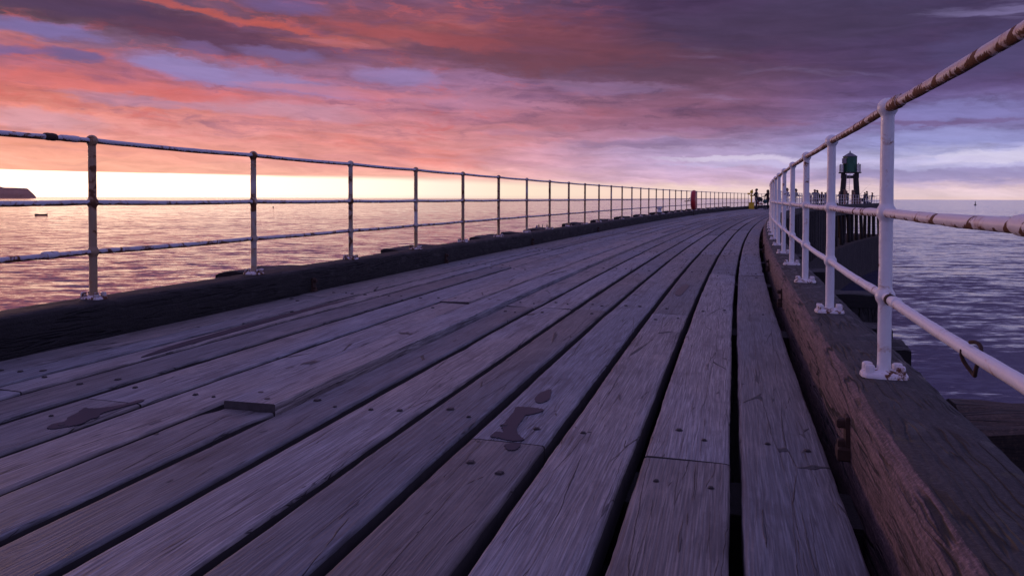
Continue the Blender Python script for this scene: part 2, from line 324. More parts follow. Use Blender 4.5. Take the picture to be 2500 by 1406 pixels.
def old_timber(name, dark, light, patch, wet=.35, rough=.7, lich=0.):
    """uv.x along the grain in metres, uv.y across in metres"""
    m_, t, b_ = mat(name); uv = t.node('ShaderNodeUVMap').outputs[0]; u, v, _ = t.sep(uv)
    p = t.node('ShaderNodeTexCoord').outputs['Object']
    g_ = t.noise(t.xyz(t.m('MULTIPLY', u, 3.), t.m('MULTIPLY', v, 70.)), 1., 5., .65)
    q = t.noise(t.xyz(t.m('MULTIPLY', u, 5.), t.m('MULTIPLY', v, 12.), 2.), 1., 7., .68)
    wv = t.m('ADD', v, t.m('MULTIPLY', t.m('SUBTRACT', t.noise(t.xyz(t.m('MULTIPLY', u, 5.), t.m('MULTIPLY', v, 9.), 4.), 1., 4.), .5), .022))
    cn = t.noise(t.xyz(t.m('MULTIPLY', u, 1.5), t.m('MULTIPLY', wv, 24.), 8.), 1., 1.5)
    ck = t.m('MULTIPLY', t.smooth(t.m('ABSOLUTE', t.m('SUBTRACT', cn, .5)), .05, .008), t.smooth(t.noise(t.xyz(t.m('MULTIPLY', u, 2.), t.m('MULTIPLY', v, 5.), 1.), 1., 2.), .44, .58))
    wet_ = t.smooth(t.noise(t.xyz(t.m('MULTIPLY', u, 4.5), t.m('MULTIPLY', v, 10.), 6.), 1., 4., .55), .56, .61)
    f_ = t.noise(p, 85., 4., .7)
    c_ = t.mix(t.smooth(g_, .32, .7), dark, light)
    c_ = t.mix(t.m('MULTIPLY', t.smooth(q, .5, .68), .6), c_, patch)
    c_ = t.mix(t.m('MULTIPLY', t.smooth(f_, .5, .68), .45), c_, tuple(x*1.9 for x in light))
    c_ = t.mix(t.m('MULTIPLY', t.smooth(f_, .5, .33), .45), c_, tuple(x*.5 for x in dark))
    if lich: c_ = t.mix(t.m('MULTIPLY', t.smooth(t.noise(p, 7., 5., .7), .60, .68), lich), c_, (.13, .115, .05))
    c_ = t.mix(t.m('MULTIPLY', wet_, wet), c_, tuple(x*.35 for x in dark))
    c_ = t.mix(ck, c_, (.006, .006, .007))
    t.put(b_.inputs['Base Color'], c_); t.put(b_.inputs['Roughness'], t.m('SUBTRACT', rough, t.m('MULTIPLY', wet_, wet*.35)))
    h = t.m('ADD', t.m('MULTIPLY', g_, .5), t.m('ADD', t.m('MULTIPLY', q, 1.6), t.m('ADD', t.m('MULTIPLY', f_, .45), t.m('MULTIPLY', ck, -2.))))
    t.put(b_.inputs['Normal'], t.node('ShaderNodeBump', {'Strength': 1., 'Distance': .012, 'Height': h}).outputs[0])
    return m_
def paint(name, amount, base=(.80, .81, .82), tan=0., bands=0., scale=9., under=.6, bump=.0036):
    """white iron paint with rust; amount 0..1"""
    m_, t, b_ = mat(name); p = t.node('ShaderNodeTexCoord').outputs['Object']; rnd = t.node('ShaderNodeObjectInfo').outputs['Random']
    pv = t.node('ShaderNodeVectorMath', [p, t.xyz(t.m('MULTIPLY', rnd, 40.), t.m('MULTIPLY', rnd, 17.), 0.)], operation='ADD').outputs[0]
    n1_ = t.noise(pv, scale, 6., .68, .6); n2_ = t.noise(pv, scale*4.5, 5., .7); lump = t.noise(pv, 38., 3., .55); big = t.noise(pv, 2.2, 3., .5)
    nz = t.sep(t.node('ShaderNodeNewGeometry').outputs['Normal'])[2]
    thr = .70-.26*amount
    lo = t.m('MULTIPLY', t.smooth(nz, .1, -.9), .10*under)
    k = t.m('ADD', t.m('ADD', n1_, lo), t.m('ADD', t.m('MULTIPLY', t.m('SUBTRACT', big, .5), .3*amount), t.m('MULTIPLY', t.m('SUBTRACT', rnd, .5), .08*amount)))
    rust = t.smooth(k, thr-.012, thr+.02)
    if bands:
        uv = t.node('ShaderNodeUVMap').outputs[0]; u, v, _ = t.sep(uv)
        bn = t.noise(t.xyz(t.m('ADD', t.m('MULTIPLY', u, 11.), t.m('MULTIPLY', t.m('ABSOLUTE', t.m('SUBTRACT', v, .5)), 1.4)), 0., 2.), 1., 3., .6)
        rust = t.m('MAXIMUM', rust, t.smooth(t.m('ADD', bn, t.m('ADD', t.m('MULTIPLY', t.m('SUBTRACT', n2_, .5), .16), t.m('MULTIPLY', lo, .9))), .585-.05*bands, .61-.05*bands))
    stain = t.smooth(k, thr-.09, thr)
    c_ = t.mix(t.m('MULTIPLY', t.smooth(n2_, .3, .7), .18), base, tuple(x*.72 for x in base))
    if tan:
        c_ = t.mix(t.m('MULTIPLY', t.smooth(t.m('ADD', t.m('MULTIPLY', rnd, .25), big), .36, .62), tan), c_, (.30, .195, .11))
    c_ = t.mix(t.m('MULTIPLY', stain, .45), c_, (.42, .20, .08))
    rc = t.mix(n2_, (.045, .018, .010), (.20, .075, .025))
    c_ = t.mix(rust, c_, rc)
    t.put(b_.inputs['Base Color'], c_)
    t.put(b_.inputs['Roughness'], t.m('ADD', t.m('MULTIPLY', rust, .42), .36))
    h = t.m('ADD', t.m('MULTIPLY', lump, .8), t.m('ADD', t.m('MULTIPLY', rust, -.5), t.m('MULTIPLY', t.m('MULTIPLY', rust, n2_), 1.2)))
    t.put(b_.inputs['Normal'], t.node('ShaderNodeBump', {'Strength': .9, 'Distance': bump, 'Height': h}).outputs[0])
    return m_
M_deck = deck_wood()
M_end = simple('dark_end_grain', (.060, .052, .054), .9, .6, 30., bump=.004)
M_side = simple('shaded_plank_edge', (.035, .031, .033), .9, .5, 14., bump=.006)  # plank sides coloured dark, standing in for shade inside the gaps
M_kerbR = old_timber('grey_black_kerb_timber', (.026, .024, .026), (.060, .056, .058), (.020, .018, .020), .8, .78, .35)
M_kerbF = old_timber('worn_kerb_timber_sunset_tint', (.065, .046, .048), (.230, .150, .148), (.030, .023, .025), .25, .8)  # bare worn face, with the pink sunset light painted into its colour
M_kerbL = old_timber('dark_kerb_timber', (.009, .008, .008), (.020, .018, .018), (.006, .006, .006), .5, .8)  # left kerb timber, darker all over than the right one
M_dark = old_timber('wet_black_pile_timber', (.014, .013, .014), (.034, .030, .030), (.010, .010, .010), .5, .7)
M_rot = old_timber('rotting_brown_timber', (.03, .022, .018), (.085, .055, .040), (.015, .012, .012), .5, .8)
M_sheet = old_timber('brown_sheet_timber', (.010, .008, .009), (.030, .024, .024), (.006, .006, .007), .4, .85)
M_conc = simple('stained_concrete', (.026, .021, .021), .9, 1.3, .9, bump=.25)
M_pw = paint('white_rail_paint', .17, under=.5)
M_pr = paint('rust_banded_rail_paint', .42, base=(.62, .56, .55), bands=.75, under=1.)
M_pm = paint('white_rail_paint_with_bands', .16, base=(.78, .75, .76), bands=.05, under=1.)
M_lw = paint('rusty_left_rail_paint', .30, base=(.56, .56, .62), scale=20., under=2.4)
M_lr = paint('very_rusty_left_rail_paint', .56, base=(.52, .51, .57), scale=13., under=1.8)
M_lp = paint('rusty_tan_post_paint', .48, base=(.56, .53, .53), tan=.95, scale=6., under=.6)
M_plate = paint('flaking_plate_paint', .44, base=(.74, .73, .75), scale=26., under=.5, bump=.0012)
M_plateL = paint('rusted_plate_paint', .70, base=(.66, .64, .66), scale=24., under=.5, bump=.0015)
M_rust = simple('rusty_iron', (.045, .022, .015), .85, .6, 30., bump=.004)
M_bolt = simple('dark_iron_bolt', (.030, .024, .026), .55, .4, 60., bump=.002)

# ------------------------------------------------------------------ the sea
m_sea, t, b_ = mat('sea_water')
P = t.node('ShaderNodeNewGeometry').outputs['Position']; px_, py_, _ = t.sep(P)
dist = t.m('SQRT', t.m('ADD', t.m('MULTIPLY', px_, px_), t.m('MULTIPLY', py_, py_)))
xr = t.m('ADD', t.m('MULTIPLY', px_, .97), t.m('MULTIPLY', py_, .24)); yr = t.m('ADD', t.m('MULTIPLY', px_, -.24), t.m('MULTIPLY', py_, .97))
def wn(sx, sy, z, det=3.): return t.noise(t.xyz(t.m('MULTIPLY', px_, sx), t.m('MULTIPLY', py_, sy), z), 1., det, .55, .3, col=True)
a1 = wn(.20, .52, 1., 2.5); a2 = wn(1.0, 2.8, 5., 3.); a3 = wn(.035, .07, 9., 2.)
s1, s2, s3 = t.sep(a1), t.sep(a2), t.sep(a3)
def slope(i):
    return t.m('ADD', t.m('MULTIPLY', t.m('SUBTRACT', s1[i], .5), .44), t.m('ADD', t.m('MULTIPLY', t.m('SUBTRACT', s2[i], .5), .32), t.m('MULTIPLY', t.m('SUBTRACT', s3[i], .5), .12)))
amp = t.smooth(dist, 40., 1300., .86, .60)
calm = t.smooth(t.noise(t.xyz(t.m('MULTIPLY', px_, .004), t.m('MULTIPLY', py_, .012), 3.), 1., 3.), .35, .65, .72, 1.12)
amp = t.m('MULTIPLY', amp, calm)
N = t.node('ShaderNodeVectorMath', [t.xyz(t.m('MULTIPLY', t.m('MULTIPLY', slope(0), .55), amp), t.m('MULTIPLY', slope(1), amp), 1.)], operation='NORMALIZE').outputs[0]
t.put(b_.inputs['Base Color'], (.012, .018, .080)); t.put(b_.inputs['Roughness'], t.smooth(dist, 40., 600., .13, .085)); b_.inputs['IOR'].default_value = 1.40
b_.inputs['Specular IOR Level'].default_value = .5
t.put(b_.inputs['Normal'], N)
S_ = 90000
sea = MB().add([(-S_, -3000, 0), (S_, -3000, 0), (S_, S_, 0), (-S_, S_, 0)], [(0, 1, 2, 3)]).build('sea', m_sea); tag(sea, kind='structure')

# ------------------------------------------------------------------ timber pier
pier = empty('timber_pier', (0, 0, 0)); tag(pier, 'long curving timber pier of weathered grey planks on dark piles and a concrete base', 'pier')
BOUND = [.376, .033, -.318, -.655, -1.005, -1.306, -1.647, -1.944, -2.253, -2.578, -2.946, -3.297, -3.509, -3.751, -4.062]
BEAMS = [2.79+3.52*k for k in range(-2, 35)]
JO = {0: [-1, 2, 4, 7, 9, 12], 1: [0, 2, 3, 6, 8, 10, 13], 2: [-1, 1, 3, 6, 8, 11], 3: [0, 3, 5, 7, 10, 12], 4: [1, 4, 6, 9, 11], 5: [-1, 1, 3, 6, 8, 10], 6: [1, 4, 7, 10], 7: [0, 5, 8, 11], 8: [1, 4, 7, 9, 12],
      9: [0, 2, 5, 8, 11], 10: [-1, 2, 5, 8], 11: [0, 3, 6, 9], 12: [0, 3, 6, 9], 13: [1, 3, 6, 10]}
bs = lambda k: 2.79+3.52*k
GAP = [.030, .038, .044, .046, .044, .048, .048, .040, .048, .042, .044, .040, .034, .032, .022]
allV = []; allF = []; allUV = []; allT = []; side_mi = []; nv = 0; nails = []
def nz_(s, k, a, f): return a*np.array([mn.noise(Vector((float(x)*f, k*7.31, .5))) for x in s])
for row in range(14):
    js = [-6.]+[bs(k) for k in JO[row]]
    while js[-1] < END-4: js.append(js[-1]+3.52*random.choice([2, 2, 3]))
    js[-1] = END
    if row == 7: js[1] = 2.90
    for bi in range(len(js)-1):
        a, b = js[bi]+.004, js[bi+1]-.004
        if b <= a: continue
        bid = row*31+bi; raised = 0.
        if row == 7 and abs(js[bi]-2.9) < .05: raised = .020
        if row == 8 and abs(js[bi]-bs(1)) < .1: raised = .013
        fresh = raised > 0
        dz0 = raised+(random.uniform(-.005, .004) if not fresh else 0); tilt = random.uniform(-.004, .004)
        if (row in (2, 3, 9)) and js[bi] < 12: dz0, tilt = -.0005, 0.
        seg = []; x = a
        while x < b: seg.append(x); x += .035 if x < 7 else (.08 if x < 14 else (.3 if x < 40 else 1.))
        seg.append(b); seg = np.array(seg)
        u1 = BOUND[row]-GAP[row]/2; u0 = BOUND[row+1]+GAP[row+1]/2
        if fresh: u0 -= .008
        wob = .3 if fresh else .72
        e0 = nz_(seg, bid, .007*wob, .7)+nz_(seg, bid+.3, .005*wob, 3.)+nz_(seg, bid+.6, .003*wob, 14.)
        e1 = nz_(seg, bid+50, .007*wob, .7)+nz_(seg, bid+50.3, .005*wob, 3.)+nz_(seg, bid+50.6, .003*wob, 14.)
        if not fresh:
            for _ in range(random.choice([0, 0, 1, 1])):
                cx = random.uniform(a, min(b, a+7)); bw = random.uniform(.05, .3); amp_ = random.uniform(.006, .018)
                bump_ = amp_*np.exp(-((seg-cx)/bw)**2)
                if random.random() < .5: e0 = e0+bump_
                else: e1 = e1-bump_
        # the worn, split end of the board in front of the raised one
        endw = np.zeros_like(seg)
        if row == 7 and abs(b-2.896) < .05: endw = .022*np.exp(-((seg-b)/.12)**2)
        fr = np.array([0, 0, .009, .032, .09, .3, .5, .7, .91, .968, .991, 1, 1]); rr = (.5 if fresh else 1.)
        dzp = np.array([-.105, -.014, -.0045, -.0010, -.0001, 0, .0002, 0, -.0001, -.0010, -.0045, -.014, -.105]); dzp[1:-1] *= rr
        lo_ = u0+e0; hi_ = u1+e1; UU = lo_[:, None]+(hi_-lo_)[:, None]*fr[None, :]
        zz = DK+dz0+dzp[None, :]+tilt*(fr-.5)[None, :]*2
        zz = zz+np.array([[.0016*mn.noise(Vector((float(s_)*1.1, f_*2.2, bid*3.))) for f_ in fr] for s_ in seg])
        zz[:, 1:-1] -= (endw[:, None]*(.4+.6*np.array([mn.noise(Vector((f_*9, bid, 1.)))+.5 for f_ in fr])[None, :]))[:, 1:-1]
        zz = zz+rise(seg)[:, None]+(.016*(UR-UU)/4.86)
        zz[:, 0] = DK-.11+rise(seg); zz[:, -1] = DK-.11+rise(seg)
        bx_, by_ = at(np.repeat(seg[:, None], 13, 1), UU)
        V = np.stack([bx_, by_, zz], -1); nr = len(seg)
        ii = nv+np.arange(nr-1)[:, None]*13; kk = np.arange(12)[None, :]
        allF.append(np.stack([ii+kk, ii+13+kk, ii+13+kk+1, ii+kk+1], -1).reshape(-1, 4))
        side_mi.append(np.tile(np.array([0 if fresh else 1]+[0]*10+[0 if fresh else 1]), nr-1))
        for e_ in (0, 1):      # end grain, with vertices of its own so that the end is crisp
            o_ = nv+nr*13+e_*13
            allF.append(np.array([[o_+k, o_+k+1, o_+12-k-1, o_+12-k] for k in range(6)])); side_mi.append(np.full(6, 2))
        V = np.concatenate([V, V[:1], V[-1:]])
        ro = random.random()*50
        uv = np.stack([np.repeat(seg[:, None], 13, 1)+ro, UU+row*1.7+bi*3.3+np.array([-.1]+[0]*11+[.1])[None, :]], -1)
        uv = np.concatenate([uv, uv[:1], uv[-1:]]); nr += 2
        allV.append(V.reshape(-1, 3)); allUV.append(uv.reshape(-1, 2)); allT.append(np.full(nr*13, (.95 if fresh else random.random()*.9))); nv += nr*13
        for q in BEAMS:
            for o_ in (-.29, .27):
                sx_ = q+o_
                if a+.1 < sx_ < b-.1 and 1.2 < sx_ < 25:
                    if not (abs(q-a) < .1 or abs(q-b) < .1) and o_ < 0: continue
                    for uo in (.27, .73):
                        if random.random() < .14: continue
                        nails.append((sx_+random.uniform(-.09, .09), u0+(u1-u0)*(uo+random.uniform(-.08, .08)), dz0+tilt*(uo-.5)*2, fresh))
V = np.concatenate(allV); FF = np.concatenate(allF)
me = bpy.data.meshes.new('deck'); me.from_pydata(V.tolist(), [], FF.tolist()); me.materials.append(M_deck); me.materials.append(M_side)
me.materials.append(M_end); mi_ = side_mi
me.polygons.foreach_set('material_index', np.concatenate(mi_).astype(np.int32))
lv = np.zeros(len(me.loops), dtype=np.int32); me.loops.foreach_get('vertex_index', lv)
me.uv_layers.new(name='UVMap').data.foreach_set('uv', np.concatenate(allUV)[lv].astype(np.float32).ravel())
me.attributes.new('tone', 'FLOAT', 'POINT').data.foreach_set('value', np.concatenate(allT).astype(np.float32))
me.polygons.foreach_set('use_smooth', [True]*len(me.polygons)); me.update()
deck = bpy.data.objects.new('deck', me); COL.objects.link(deck); deck.parent = pier
deck['label'] = 'weathered grey purple deck planks with wide dark gaps'
# bolts let into the planks
nails.sort(key=lambda n: n[0])
def bolt_mb(mb, s, u, dz, fresh, big=1.):
    x, y = at(s, u); z = DK+dz+.016*(UR-u)/4.86+float(rise(s)); r_ = -head(s)+random.uniform(-.3, .3)
    x = float(x); y = float(y)
    if fresh: mb.tube([(x, y, z-.01), (x, y, z+.0014)], .013, 14)
    else:
        mb.tube([(x, y, z-.01), (x, y, z+.0009)], [.015*big, .017*big], 9)
        mb.box((x, y, z+.002), (.021*big, .021*big, .010), r_, bev=.003)
for k, (s, u, dz, fr_) in enumerate(nails[:96]):
    mb = MB(); bolt_mb(mb, s, u, dz, fr_, random.uniform(.6, 1.25)); mb.build('deck_bolt', M_bolt, pier)
mb = MB()
for (s, u, dz, fr_) in nails[96:]: bolt_mb(mb, s, u, dz, fr_)
o = mb.build('deck_bolts', M_bolt, pier); o['kind'] = 'stuff'

# kerb beams, in lengths with scarfed joints
def kerb(uc, side, mats, topm, name_label):
    s = []; x = -6.
    while x < END+.15: s.append(x); x += .04 if x < 8 else (.1 if x < 20 else .5)
    s = np.array(s+[END+.15]); hw = .172
    prof = [(-hw, -.55), (-hw, -.20), (-hw, -.035), (-hw+.012, -.010), (-hw+.05, 0), (-.06, .003), (.06, .003), (hw-.05, 0), (hw-.012, -.010), (hw, -.035), (hw, -.20), (hw, -.55)]
    if side > 0:   # worn inner edge on the right kerb
        prof = [(-hw, -.55), (-hw, -.22), (-hw-.004, -.085), (-hw+.018, -.035), (-hw+.05, -.010), (-.06, .001), (.06, .003), (hw-.05, 0), (hw-.012, -.010), (hw, -.035), (hw, -.20), (hw, -.55)]
    pu = np.array([p[0] for p in prof]); pz = np.array([p[1] for p in prof])
    joints = [4.2, 9.4, 14.8, 20.1, 26, 32, 38, 44, 50, 56, 62, 68, 74, 80, 86, 92, 98, 104, 110, 116]
    wob = np.array([[.007*mn.noise(Vector((float(a)*1.3, k*.5, side*5.)))+.008*mn.noise(Vector((float(a)*5., k*.9, side*9.)))+.004*mn.noise(Vector((float(a)*16., k*1.7, side*11.))) for k in range(12)] for a in s])
    wz_ = np.array([[.005*mn.noise(Vector((float(a)*.8, k*.4, side*15.)))+.005*mn.noise(Vector((float(a)*6., k*.8, side*19.)))+.003*mn.noise(Vector((float(a)*17., k*1.9, side*23.))) for k in range(12)] for a in s])
    jn = sum((np.exp(-((s-j)/.035)**2)*.012 for j in joints)); lev = sum(((s > j)*((i*37 % 5)-2)*.0016 for i, j in enumerate(joints)))
    U_ = uc+pu[None, :]+wob*np.sign(-pu)[None, :]*.9; Zz = KT+pz[None, :]+wz_+rise(s)[:, None]-jn[:, None]*(pz > -.1)[None, :]+lev[:, None]
    Zz += (.016 if side < 0 else 0)
    bx_, by_ = at(np.repeat(s[:, None], 12, 1), U_)
    per = np.concatenate([[0], np.cumsum(np.hypot(np.diff(pu), np.diff(pz)))])
    uv = np.stack(np.broadcast_arrays(s[:, None]+side*30, per[None, :]+side*3), -1)
    nr = len(s); caps = [list(range(12)), [(nr-1)*12+k for k in range(11, -1, -1)]]
    mi = [1, 1, 1, 1, 0, 0, 0, 0, 0, 0, 0] if side > 0 else [0]*11
    V = np.stack([bx_, by_, Zz], -1); V = V if True else V
    o = grid_obj('kerb_beam', V, 12, mats, pier, uv, mi=mi, extra=caps); o['label'] = name_label; return o
kerb(UR, 1, [M_kerbR, M_kerbF], 0, 'grey black kerb timber with a worn bare inner face tinted pink for sunset light')
kerb(UL, -1, [M_kerbL], 0, 'nearly black kerb timber')
# iron brackets between deck and kerb
def bracket(s, u, sgn):
    x, y = at(s, u); rz = -head(s); mb = MB(); co, si = math.cos(rz), math.sin(rz)
    def L(a, b_, c_): return (float(x)+a*co-b_*si, float(y)+a*si+b_*co, KT+float(rise(s))+c_)
    mb.box(L(-sgn*.010, 0, -.16), (.016, .06, .15), rz, bev=.004); mb.box(L(-sgn*.022, -.01, -.225), (.05, .065, .05), rz, bev=.006)
    mb.box(L(-sgn*.030, 0, -.115), (.035, .035, .035), rz, bev=.006); mb.box(L(-sgn*.030, -.005, -.19), (.028, .03, .03), rz, bev=.005)
    mb.build('kerb_bracket', M_rust, pier)
for s in (3.02, 7.15, 10.6, 14.2, 17.6, 21.1): bracket(s, UR-.172, 1)
for s in (6.6, 10.1, 14.6, 21.): bracket(s, UL+.172, -1)

# sub-structure
def strip(name, u0, u1, z0, z1, s0, s1, m_, label=None, step=.6, kind=None):
    s = np.arange(s0, s1+.01, step); pu = np.array([u0, u0, u1, u1]); pz = np.array([z0, z1, z1, z0])
    bx_, by_ = at(np.repeat(s[:, None], 4, 1), np.broadcast_to(pu, (len(s), 4))); z = np.broadcast_to(pz, (len(s), 4))+rise(s)[:, None]
    uv = np.stack(np.broadcast_arrays(s[:, None], np.array([0, .3, .6, .9])[None, :]), -1); n_ = (len(s)-1)*4
    o = grid_obj(name, np.stack([bx_, by_, z], -1), 4, m_, pier, uv, close=True, smooth=False, extra=[[0, 1, 2, 3], [n_+3, n_+2, n_+1, n_]])
    if label: o['label'] = label
    return o
for u in (-3.75, -2.95, -2.25, -1.3, -.65, .03): strip('gap_blocker_beam', u-.17, u+.17, DK-.62, DK-.36, -6, END, M_dark)  # unseen beams added below the plank gaps to keep them black
strip('edge_beam', UR-.16, UR+.20, DK-1.0, KT-.552, -6, END+.3, M_dark); strip('edge_beam', UL-.20, UL+.16, DK-1.0, KT-.552, -6, END+.3, M_dark)
for s in BEAMS+[END-.1]:
    x, y = at(s, (UL+UR)/2); MB().box((float(x), float(y), DK-.236+float(rise(s))), (4.5, .30, .24), -head(s)).build('cross_beam', M_dark, pier)
o = strip('concrete_base', -5.2, 1.5, -3., EYE-5.42, -6, END+1.4, M_conc, 'stained dark concrete base standing in the sea', step=1.4)
# piles
npile = 0
def pile(s, u, r_, z0=4.3, lean=0.):
    x, y = at(s, u); x2, y2 = at(s, u+lean); z1 = DK-.9+float(rise(s)) if abs(u) < 5 else KT
    pts = [(float(x2)+(float(x)-float(x2))*k, float(y2)+(float(y)-float(y2))*k, z0+(z1-z0)*k) for k in (0, .25, .5, .75, 1.)]
    MB().tube(pts, [r_*random.uniform(.95, 1.08) for _ in pts], 9, jit=.1).build('pile', M_sheet, pier, smooth=True)
for s in np.arange(85.2, END+.6, 3.05): pile(float(s)+random.uniform(-.25, .25), UR+.06, random.uniform(.19, .23), lean=random.uniform(-.05, .25))
for k, s in enumerate(BEAMS[1:]):
    if s < 84: pile(s, UR-.35, .17)
    pile(s, UL+.2, .17)
for s in (90, 97, 104, 111, 118, END): pile(s, UL+2., .17)
# vertical sheeting on the outside of the pier
mb = MB(); s = 19.
while s < 83.2:
    wd = random.uniform(.22, .34); ins = random.choice([0, 0, .02, .045]); s2 = s+wd-.014; z0 = 4.4; z1 = DK-.16+float(rise(s))
    pts = [];
    for (ss, uu) in ((s, UR+.20), (s, UR+.30-ins), (s2, UR+.30-ins), (s2, UR+.20)):
        x, y = at(ss, uu); pts.append((float(x), float(y)))
    vs = [(px, py, z) for z in (z0, z1) for px, py in pts]
    uvs = [(z, s+q) for z in (z0, z1) for q in (0, .02, wd, wd+.02)]
    mb.add(vs, [(0, 1, 5, 4), (1, 2, 6, 5), (2, 3, 7, 6), (4, 5, 6, 7)], 0, uvs); s += wd
o = mb.build('side_planking', M_sheet, pier); o['label'] = 'tall dark vertical planking closing the side of the pier'
# fender heads standing outside the kerbs
def fender(s0, s1, u0, u1, ztop, capm, side, rag=0., deep=5.2):
    n_ = 14; m2 = 9; mb = MB(); vs = []; uv = []
    for i in range(n_+1):
        for j in range(m2+1):
            ss = s0+(s1-s0)*i/n_; uu = u0+(u1-u0)*j/m2
            x, y = at(ss, uu); h_ = ztop+float(rise(ss))+.020*mn.noise(Vector((ss*3, uu*4, 2.)))+.016*mn.noise(Vector((ss*14, uu*5, 7.)))-rag*max(0, (i/n_-.55))*.5*(1+.8*mn.noise(Vector((ss*9, uu*9, 5.))))
            ed = (i in (0, n_))+(j in (0, m2)); vs.append((float(x), float(y), h_-.012*ed)); uv.append((uu, ss))
    fs = [(i*(m2+1)+j, (i+1)*(m2+1)+j, (i+1)*(m2+1)+j+1, i*(m2+1)+j+1) for i in range(n_) for j in range(m2)]
    ring = [i*(m2+1) for i in range(n_+1)]+[n_*(m2+1)+j for j in range(1, m2+1)]+[i*(m2+1)+m2 for i in range(n_-1, -1, -1)]+[j for j in range(m2-1, 0, -1)]
    b0 = len(vs)
    for q in ring: vs.append((vs[q][0], vs[q][1], ztop-.16+float(rise(s0)))); uv.append((uv[q][0]+uv[q][1], .2))
    L_ = len(ring); fs += [(ring[k], b0+k, b0+(k+1) % L_, ring[(k+1) % L_]) for k in range(L_)]
    fs = [f[::-1] for f in fs] if side < 0 else fs
    mb.add(vs, fs, 0, uv)
    # planks below the cap
    k = 0; uu = u0
    while uu < u1-.05:
        w_ = min(random.uniform(.12, .2), u1-uu)
        for sa in (s0+.012, s1-.06):
            ins = random.uniform(0, .012); p4 = []
            for (ss, q) in ((sa+ins, uu+.004), (sa+ins, uu+w_-.008), (sa+.05, uu+w_-.008), (sa+.05, uu+.004)):
                x, y = at(ss, q); p4.append((float(x), float(y)))
            z1 = ztop-.155+float(rise(s0)); z0 = z1-deep
            mb.add([(a, b_, z) for z in (z0, z1) for a, b_ in p4], [(0, 1, 5, 4), (1, 2, 6, 5), (2, 3, 7, 6), (3, 0, 4, 7), (4, 5, 6, 7)], 1, [(z, uu+q) for z in (z0, z1) for q in (0, .1, .15, .2)])
        uu += w_
    x0, y0 = at(s0+.05, u1-.06); x1, y1 = at(s1-.05, u1-.06)
    o = mb.build('fender_head', [capm, M_dark], pier); return o
fr_ = UR+.178
fender(2.74, 3.14, fr_, 1.75, EYE-.735, M_rot, 1); fender(5.88, 6.28, fr_, 1.245, EYE-1.06, M_dark, 1); fender(6.30, 6.62, fr_, 1.20, EYE-.99, M_dark, 1)
fender(9.98, 10.45, fr_, 1.80, EYE-1.17, M_dark, 1); fender(13.1, 13.7, fr_, 1.45, EYE-1.18, M_dark, 1); fender(16.8, 17.4, fr_, 1.35, EYE-1.2, M_dark, 1)
fl = UL-.178
for (a, b, h_, rg) in ((-4.5, -3.6, .03, 0), (-1., -.1, .03, 0), (2.6, 3.4, .0, .2), (6.1, 7.25, -.018, .14), (9.55, 10.7, -.016, 0), (13.05, 14.3, -.010, 0), (14.85, 15.3, -.01, 0), (16.5, 17.7, .0, 0), (19.9, 21.1, .02, 0), (23.3, 24.6, .02, 0), (26.9, 28.2, .03, 0), (30.5, 31.8, .03, 0), (34., 35.2, .05, 0), (37.5, 38.9, .06, 0), (41., 42.4, .05, 0), (44.6, 45.7, .06, 0), (48.2, 49.5, .05, 0), (52, 53.2, .05, 0), (55.5, 56.8, .05, 0), (59, 60.4, .06, 0)):
    fender(a, b, fl-.42, fl, KT+.016+h_, M_dark, -1, rg, 4.5)

# ------------------------------------------------------------------ railings
HT, HM, HL = 1.10, .672, .330
def post_mesh(near, thick=1.):
    n_ = 18 if near else 8; mb = MB(); r_ = .0262*thick; pts = []; rad = []
    z = 0.
    prof = []
    def ball(z0, R_, up=1., dn=1.):
        return [(z0+R_*math.sin(a)*.0+R_*math.cos(a)*(up if a < math.pi/2 else dn), R_*math.sin(a)) for a in np.linspace(math.pi, 0, 9 if near else 6)]
    prof += [(0., r_*1.15), (.02, r_*1.08), (.06, r_), (HL-.045, r_)]
    prof += [(a, max(b_, r_)) for a, b_ in ball(HL, .039, 1.05, 1.05)] + [(HL+.045, r_), (HL+.16, r_*.99), (HM-.045, r_)]
    prof += [(a, max(b_, r_)) for a, b_ in ball(HM, .039, 1.05, 1.05)] + [(HM+.045, r_), (HM+.2, r_*.99), (HT-.045, r_*.98)]
    prof += [(a, (b_ if a > HT else max(b_, r_*.98))) for a, b_ in ball(HT, .040)]
    prof = sorted(prof, key=lambda q: q[0])
    if near:   # subdivide the shaft so the painted surface can be lumpy
        o_ = [prof[0]]
        for a in prof[1:]:
            k = int((a[0]-o_[-1][0])/.03)
            p0 = o_[-1]
            for j in range(1, k+1): o_.append((p0[0]+(a[0]-p0[0])*j/(k+1), p0[1]+(a[1]-p0[1])*j/(k+1)))
            o_.append(a)
        prof = o_
    prof = [(a+i*1e-6, max(b_, .0005)) for i, (a, b_) in enumerate(prof)]
    vs = []; uv = []
    for (z, rr) in prof:
        for k in range(n_):
            an = 2*math.pi*k/n_; q = rr*(1+(.045*mn.noise(Vector((math.cos(an)*.8, math.sin(an)*.8, z*14)))+.02*mn.noise(Vector((math.cos(an)*3, math.sin(an)*3, z*60))) if near else 0))
            vs.append((q*math.cos(an), q*math.sin(an), z)); uv.append((z, k/n_))
    m2 = len(prof); fs = [(i*n_+k, i*n_+(k+1) % n_, (i+1)*n_+(k+1) % n_, (i+1)*n_+k) for i in range(m2-1) for k in range(n_)]
    return mb.add(vs, fs, 0, uv)
